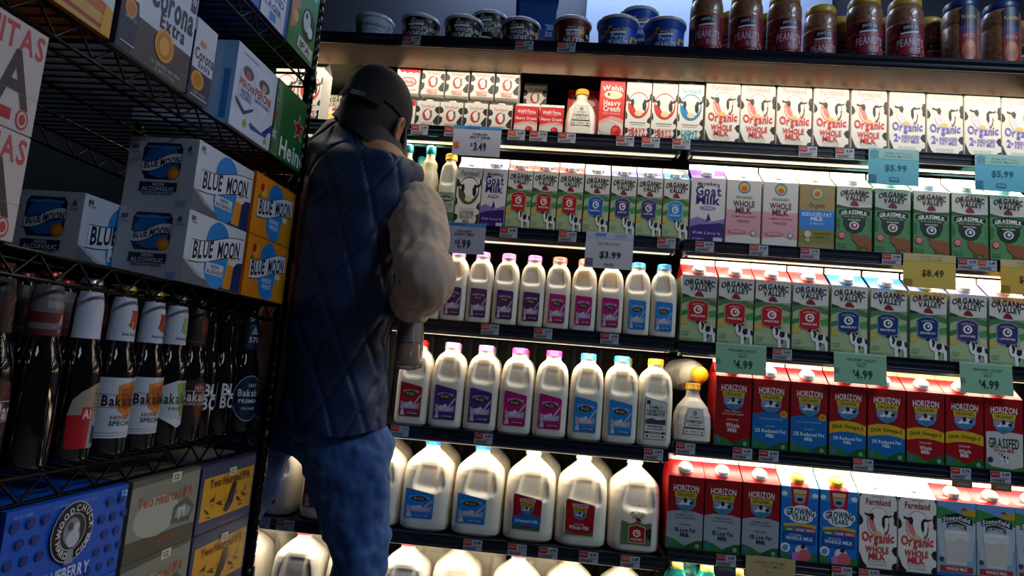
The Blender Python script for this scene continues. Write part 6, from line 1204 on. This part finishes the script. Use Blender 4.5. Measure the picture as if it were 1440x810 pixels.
d_ = jeans.modifiers.new('folds', 'DISPLACE'); d_.texture = tx; d_.strength = .042; d_.mid_level = .5; d_.texture_coords = 'LOCAL'
# back pocket
pk = MB(); c = at(496, 607, 1.345)
th0 = math.pi*1.5+.55
def hipsurf(u, v, o):
    k = lerp_prof([(z, x, y, a, d) for x, y, z, a, d in sorted(hipk, key=lambda q: q[2])], v)
    a, d = k[2]+.008+o, k[3]+.008+o; t = th0+u/.165; co, si = math.cos(t), math.sin(t); n = 2.3
    return tuple(Vector((k[0], k[1], v))+RT*(a*math.copysign(abs(co)**(2/n), co))+FW*(d*math.copysign(abs(si)**(2/n), si))-MO)
zp = at(496, 634, 1.38).z
art(pk, [('p', [(-72, 70), (72, 70), (68, 20), (0, 0), (-68, 20)], '#1d3a66'), ('p', [(-72, 66), (-68, 66), (-64, 22), (0, 4), (64, 22), (68, 66), (72, 66), (68, 18), (0, -1), (-68, 18)], '#4a6488')], lambda u, v, o: hipsurf(u, v+zp, o), off=.004, step=.01, mat=lambda c: M(c, .8, noise=.25, scale=60, bump=.3))
pk.obj('back_pocket', jeans)
# --- shoes
for ank, nm in ((R_ANK, 'r'), (L_ANK, 'l')):
    b = MB(); rings = []
    for y, hw, h0, zc in ((-.075, .020, .02, .03), (-.07, .032, .04, .042), (-.03, .040, .046, .048), (.02, .042, .042, .044), (.08, .046, .032, .036), (.13, .044, .026, .030), (.165, .034, .020, .025), (.18, .016, .012, .020)):
        rings.append([tuple(Vector((ank.x, ank.y, 0))+RT*(hw*math.cos(t))+FW*y+UP*max(.012, zc+h0*math.sin(t))-MO) for t in [2*math.pi*k/24 for k in range(24)]])
    b.loft(rings, M('#1c1a1a', .5, name='black_leather')); sh = b.obj('shoe', man)
    b = MB(); pts = [(ank.x+RT.x*x+FW.x*y-MO.x, ank.y+RT.y*x+FW.y*y-MO.y) for x, y in [(.046*math.cos(t)*(1 if math.sin(t) > 0 else .88), .052+.132*math.sin(t)) for t in [2*math.pi*k/28 for k in range(28)]]]
    b.prism(pts, 0.0005, .016, M('#3a3836', .7, name='rubber_sole')); b.obj('sole', sh)

# --- shirt: thick beige sleeves
b = MB(); BEI = M('#b9a28f', .85, noise=.12, scale=70, bump=.25, name='beige_fleece')
def sleeve(keys):
    K = resample([tuple(p)+(r,) for p, r in keys], 60); P = [Vector(k[:3])-MO for k in K]; L = 0; Rr = []
    for i, k in enumerate(K):
        t = i/60
        fold = .0050*math.sin(t*34+math.sin(t*9)*1.2)*sstep(.15, .4, t)+.0045*math.exp(-((t-.52)/.06)**2)
        Rr.append(k[3]+fold)
    b.tube(P, Rr, BEI, n=36)
sleeve([(R_SH-RT*.05+UP*.016, .060), (R_SH+RT*.004, .070), (R_SH.lerp(R_EL, .33)+RT*.008, .070), (R_SH.lerp(R_EL, .70)+RT*.002, .062), (R_EL+RT*.0-fd*.014, .0575), (R_EL+fd*.05+UP*.002, .056), (R_EL.lerp(HAND, .55), .049), (HAND.lerp(R_EL, .26), .041), (HAND.lerp(R_EL, .14), .036)])
sleeve([(L_SH+RT*.06+UP*.0, .050), (L_SH, .054), (L_SH.lerp(L_EL, .5), .056), (L_EL, .054), (L_EL.lerp(L_WR, .5), .048), (L_WR-hd*.02, .038)])
slv = b.obj('shirt_sleeves', man); dm = slv.modifiers.new('folds', 'DISPLACE'); dm.texture = tx; dm.strength = .018; dm.mid_level = .5; dm.texture_coords = 'LOCAL'
ty = bpy.data.textures.new('sleeve_wrinkles', 'CLOUDS'); ty.noise_scale = .030; ty.noise_depth = 1
sb = slv.modifiers.new('subdivide', 'SUBSURF'); sb.levels = 1; sb.render_levels = 1
dw = slv.modifiers.new('wrinkles', 'DISPLACE'); dw.texture = ty; dw.strength = .012; dw.mid_level = .5; dw.texture_coords = 'LOCAL'
# --- vest
NAV = M('#12274c', .5, noise=.18, scale=24, bump=.08, name='navy_quilted_nylon')
VK = []
for px, py, Y, a, bF, bB in ((452, 594, 1.495, .186, .085, .124), (455, 568, 1.495, .186, .085, .124), (460, 520, 1.49, .177, .085, .12), (466, 470, 1.485, .171, .085, .128), (474, 400, 1.48, .176, .085, .126), (483, 340, 1.475, .186, .085, .124), (489, 290, 1.47, .200, .085, .120), (498, 252, 1.468, .197, .105, .118), (505, 222, 1.468, .176, .105, .100), (511, 208, 1.47, .140, .088, .090), (514, 196, 1.473, .110, .080, .084), (516, 189, 1.475, .092, .074, .080)):
    p = at(px, py, Y); VK.append((p.x, p.y, p.z, a, bF, bB))
NV, NU = 150, 168
rows_ = resample(VK, NV)
b = MB(); rings = []
for j, k in enumerate(rows_):
    c = Vector(k[:3]); rr = []
    for i in range(NU):
        th = 2*math.pi*i/NU; co, si = math.cos(th), math.sin(th); n = 2.35
        rb = k[4] if si > 0 else k[5]
        s = (th-1.5*math.pi)*.165; z = k[2]
        g = 0
        for q, ph in (((s*.86+z*.42)/.078, 0), ((s*.80-z*.62)/.088, .3)):
            f = (q+ph) % 1; f = min(f, 1-f); g = max(g, math.exp(-(f/.045)**2))
        puff = .0040*(1-g)-.0022*g+.0030*math.sin(z*47+s*31)*math.sin(z*23-s*17)
        puff *= .35+.65*(1-sstep(.93, 1.0, j/NV))
        a_ = k[3]*(1-.11*max(0, -co))+puff; d_ = rb*(1-.50*sstep(-.08, .4, -co)*(si < 0)*(1-sstep(.55, .75, j/NV)))+puff
        x = a_*math.copysign(abs(co)**(2/n), co); y = d_*math.copysign(abs(si)**(2/n), si)
        wz = .012*math.sin(th*3+.6)*(1-sstep(0, .12, j/NV))
        tl2 = .58*sstep(.62, .97, j/NV); rr.append(tuple(c+RT*x+FW*y+UP*(wz-tl2*(x+.010))-MO))
    rings.append(rr)
b.loft(rings, NAV, caps=False)
# hem turned under
inner = [[tuple(Vector(p)*1.0+(Vector((rows_[0][0], rows_[0][1], 0))-MO-Vector((p[0], p[1], 0)))*.10*f+UP*(.012*f)-Vector((0, 0, MO.z))*0) if False else (p[0]+(rows_[0][0]-MO.x-p[0])*.08*f, p[1]+(rows_[0][1]-MO.y-p[1])*.08*f, p[2]+.02*f) for p in rings[0]] for f in (0, 1)]
b.loft([[tuple(p) for p in inner[0]], [tuple(p) for p in inner[1]]], NAV, caps=False)
vest = b.obj('vest', man)
b = MB(); COLM = M('#0b0d14', .7, noise=.15, scale=80, bump=.1, name='black_collar')
rr = []
CB = at(519, 194, 1.475); tl_ = RT*.30+FW*.10
for dz, k1, k2 in ((-.020, .112, .094), (-.006, .100, .090), (.014, .088, .085), (.034, .084, .083), (.044, .080, .080), (.042, .074, .074), (.020, .073, .073), (-.010, .080, .078)):
    c = CB+UP*dz+RT*.006; ring_ = []
    for k in range(48):
        t = 2*math.pi*k/48; v = RT*(k1*math.cos(t))+FW*(k2*math.sin(t))
        ring_.append(tuple(c+v-UP*(.30*v.dot(FW)+.62*v.dot(RT))-MO))
    rr.append(ring_)
b.loft(rr, COLM, caps=False); b.obj('vest_collar', vest)
for SH, sg in ((R_SH, 1), (L_SH+RT*.035, -1)):
    b = MB(); pts = []
    ax = RT*sg
    for k in range(33):
        t = 2*math.pi*k/32; pts.append(tuple(SH-ax*.004-UP*.050+UP*(.118*math.cos(t))+FW*(.088*math.sin(t))-ax*.030*(.5-.5*math.cos(t))*1.0+ax*.012-MO))
    b.tube(pts, .0075, COLM, n=10, caps=False); b.obj('armhole_binding', vest)

# --- the bottle he holds: its own thing, standing on nothing but his hand
hb = empty('drink_bottle', BA); zax = -bax; q = zax.to_track_quat('Z', 'Y'); hb.rotation_mode = 'QUATERNION'; hb.rotation_quaternion = q
Lb = (BB-BA).length
b = MB(); r = .0335
b.lathe([(r*.62, -Lb), (r*.9, -Lb+.002), (r, -Lb+.010), (r*.985, -Lb+.03), (r, -Lb+.05), (r, -.042), (r*.97, -.032), (r*.82, -.016), (r*.60, .0), (r*.50, .012), (r*.48, .03), (r*.48, .034), (0, .034)], M('#8a7464', .12, coat=.8, noise=.15, scale=30, trans=.15, name='brown_drink_in_clear_plastic'), n=40); b.obj('bottle_body', hb)
b = MB(); b.lathe([(r*.54, .026), (r*.56, .028), (r*.54, .046), (r*.50, .049), (0, .049)], M('#20222a', .35), n=30); b.obj('cap', hb)
b = MB(); fa = math.atan2(0, 1)
toE = (q.inverted() @ (Vector((0, 0, EYE))-BA)); a0 = math.atan2(toE.x, -toE.y)
art(b, [('r', -34, 0, 34, 66, '#3a3230'), ('r', -31, 3, 10, 62, '#8a7f78'), ('t', 'COLD BREW', -10, 52, 6, 34, '#2a2420', 1), ('r', 14, 4, 31, 60, '#5a4e48')]+[('r', -28, 6+k*5, 6, 8+k*5, '#4a403a') for k in range(8)], lambda u, v, o: ((r+o)*math.sin(u/r+a0), -(r+o)*math.cos(u/r+a0), v-Lb+.055), step=.004, off=.0006); b.obj('label', hb)
tag(hb, 'brown drink bottle with dark label hanging from the man\'s right hand', 'bottle')
settle()
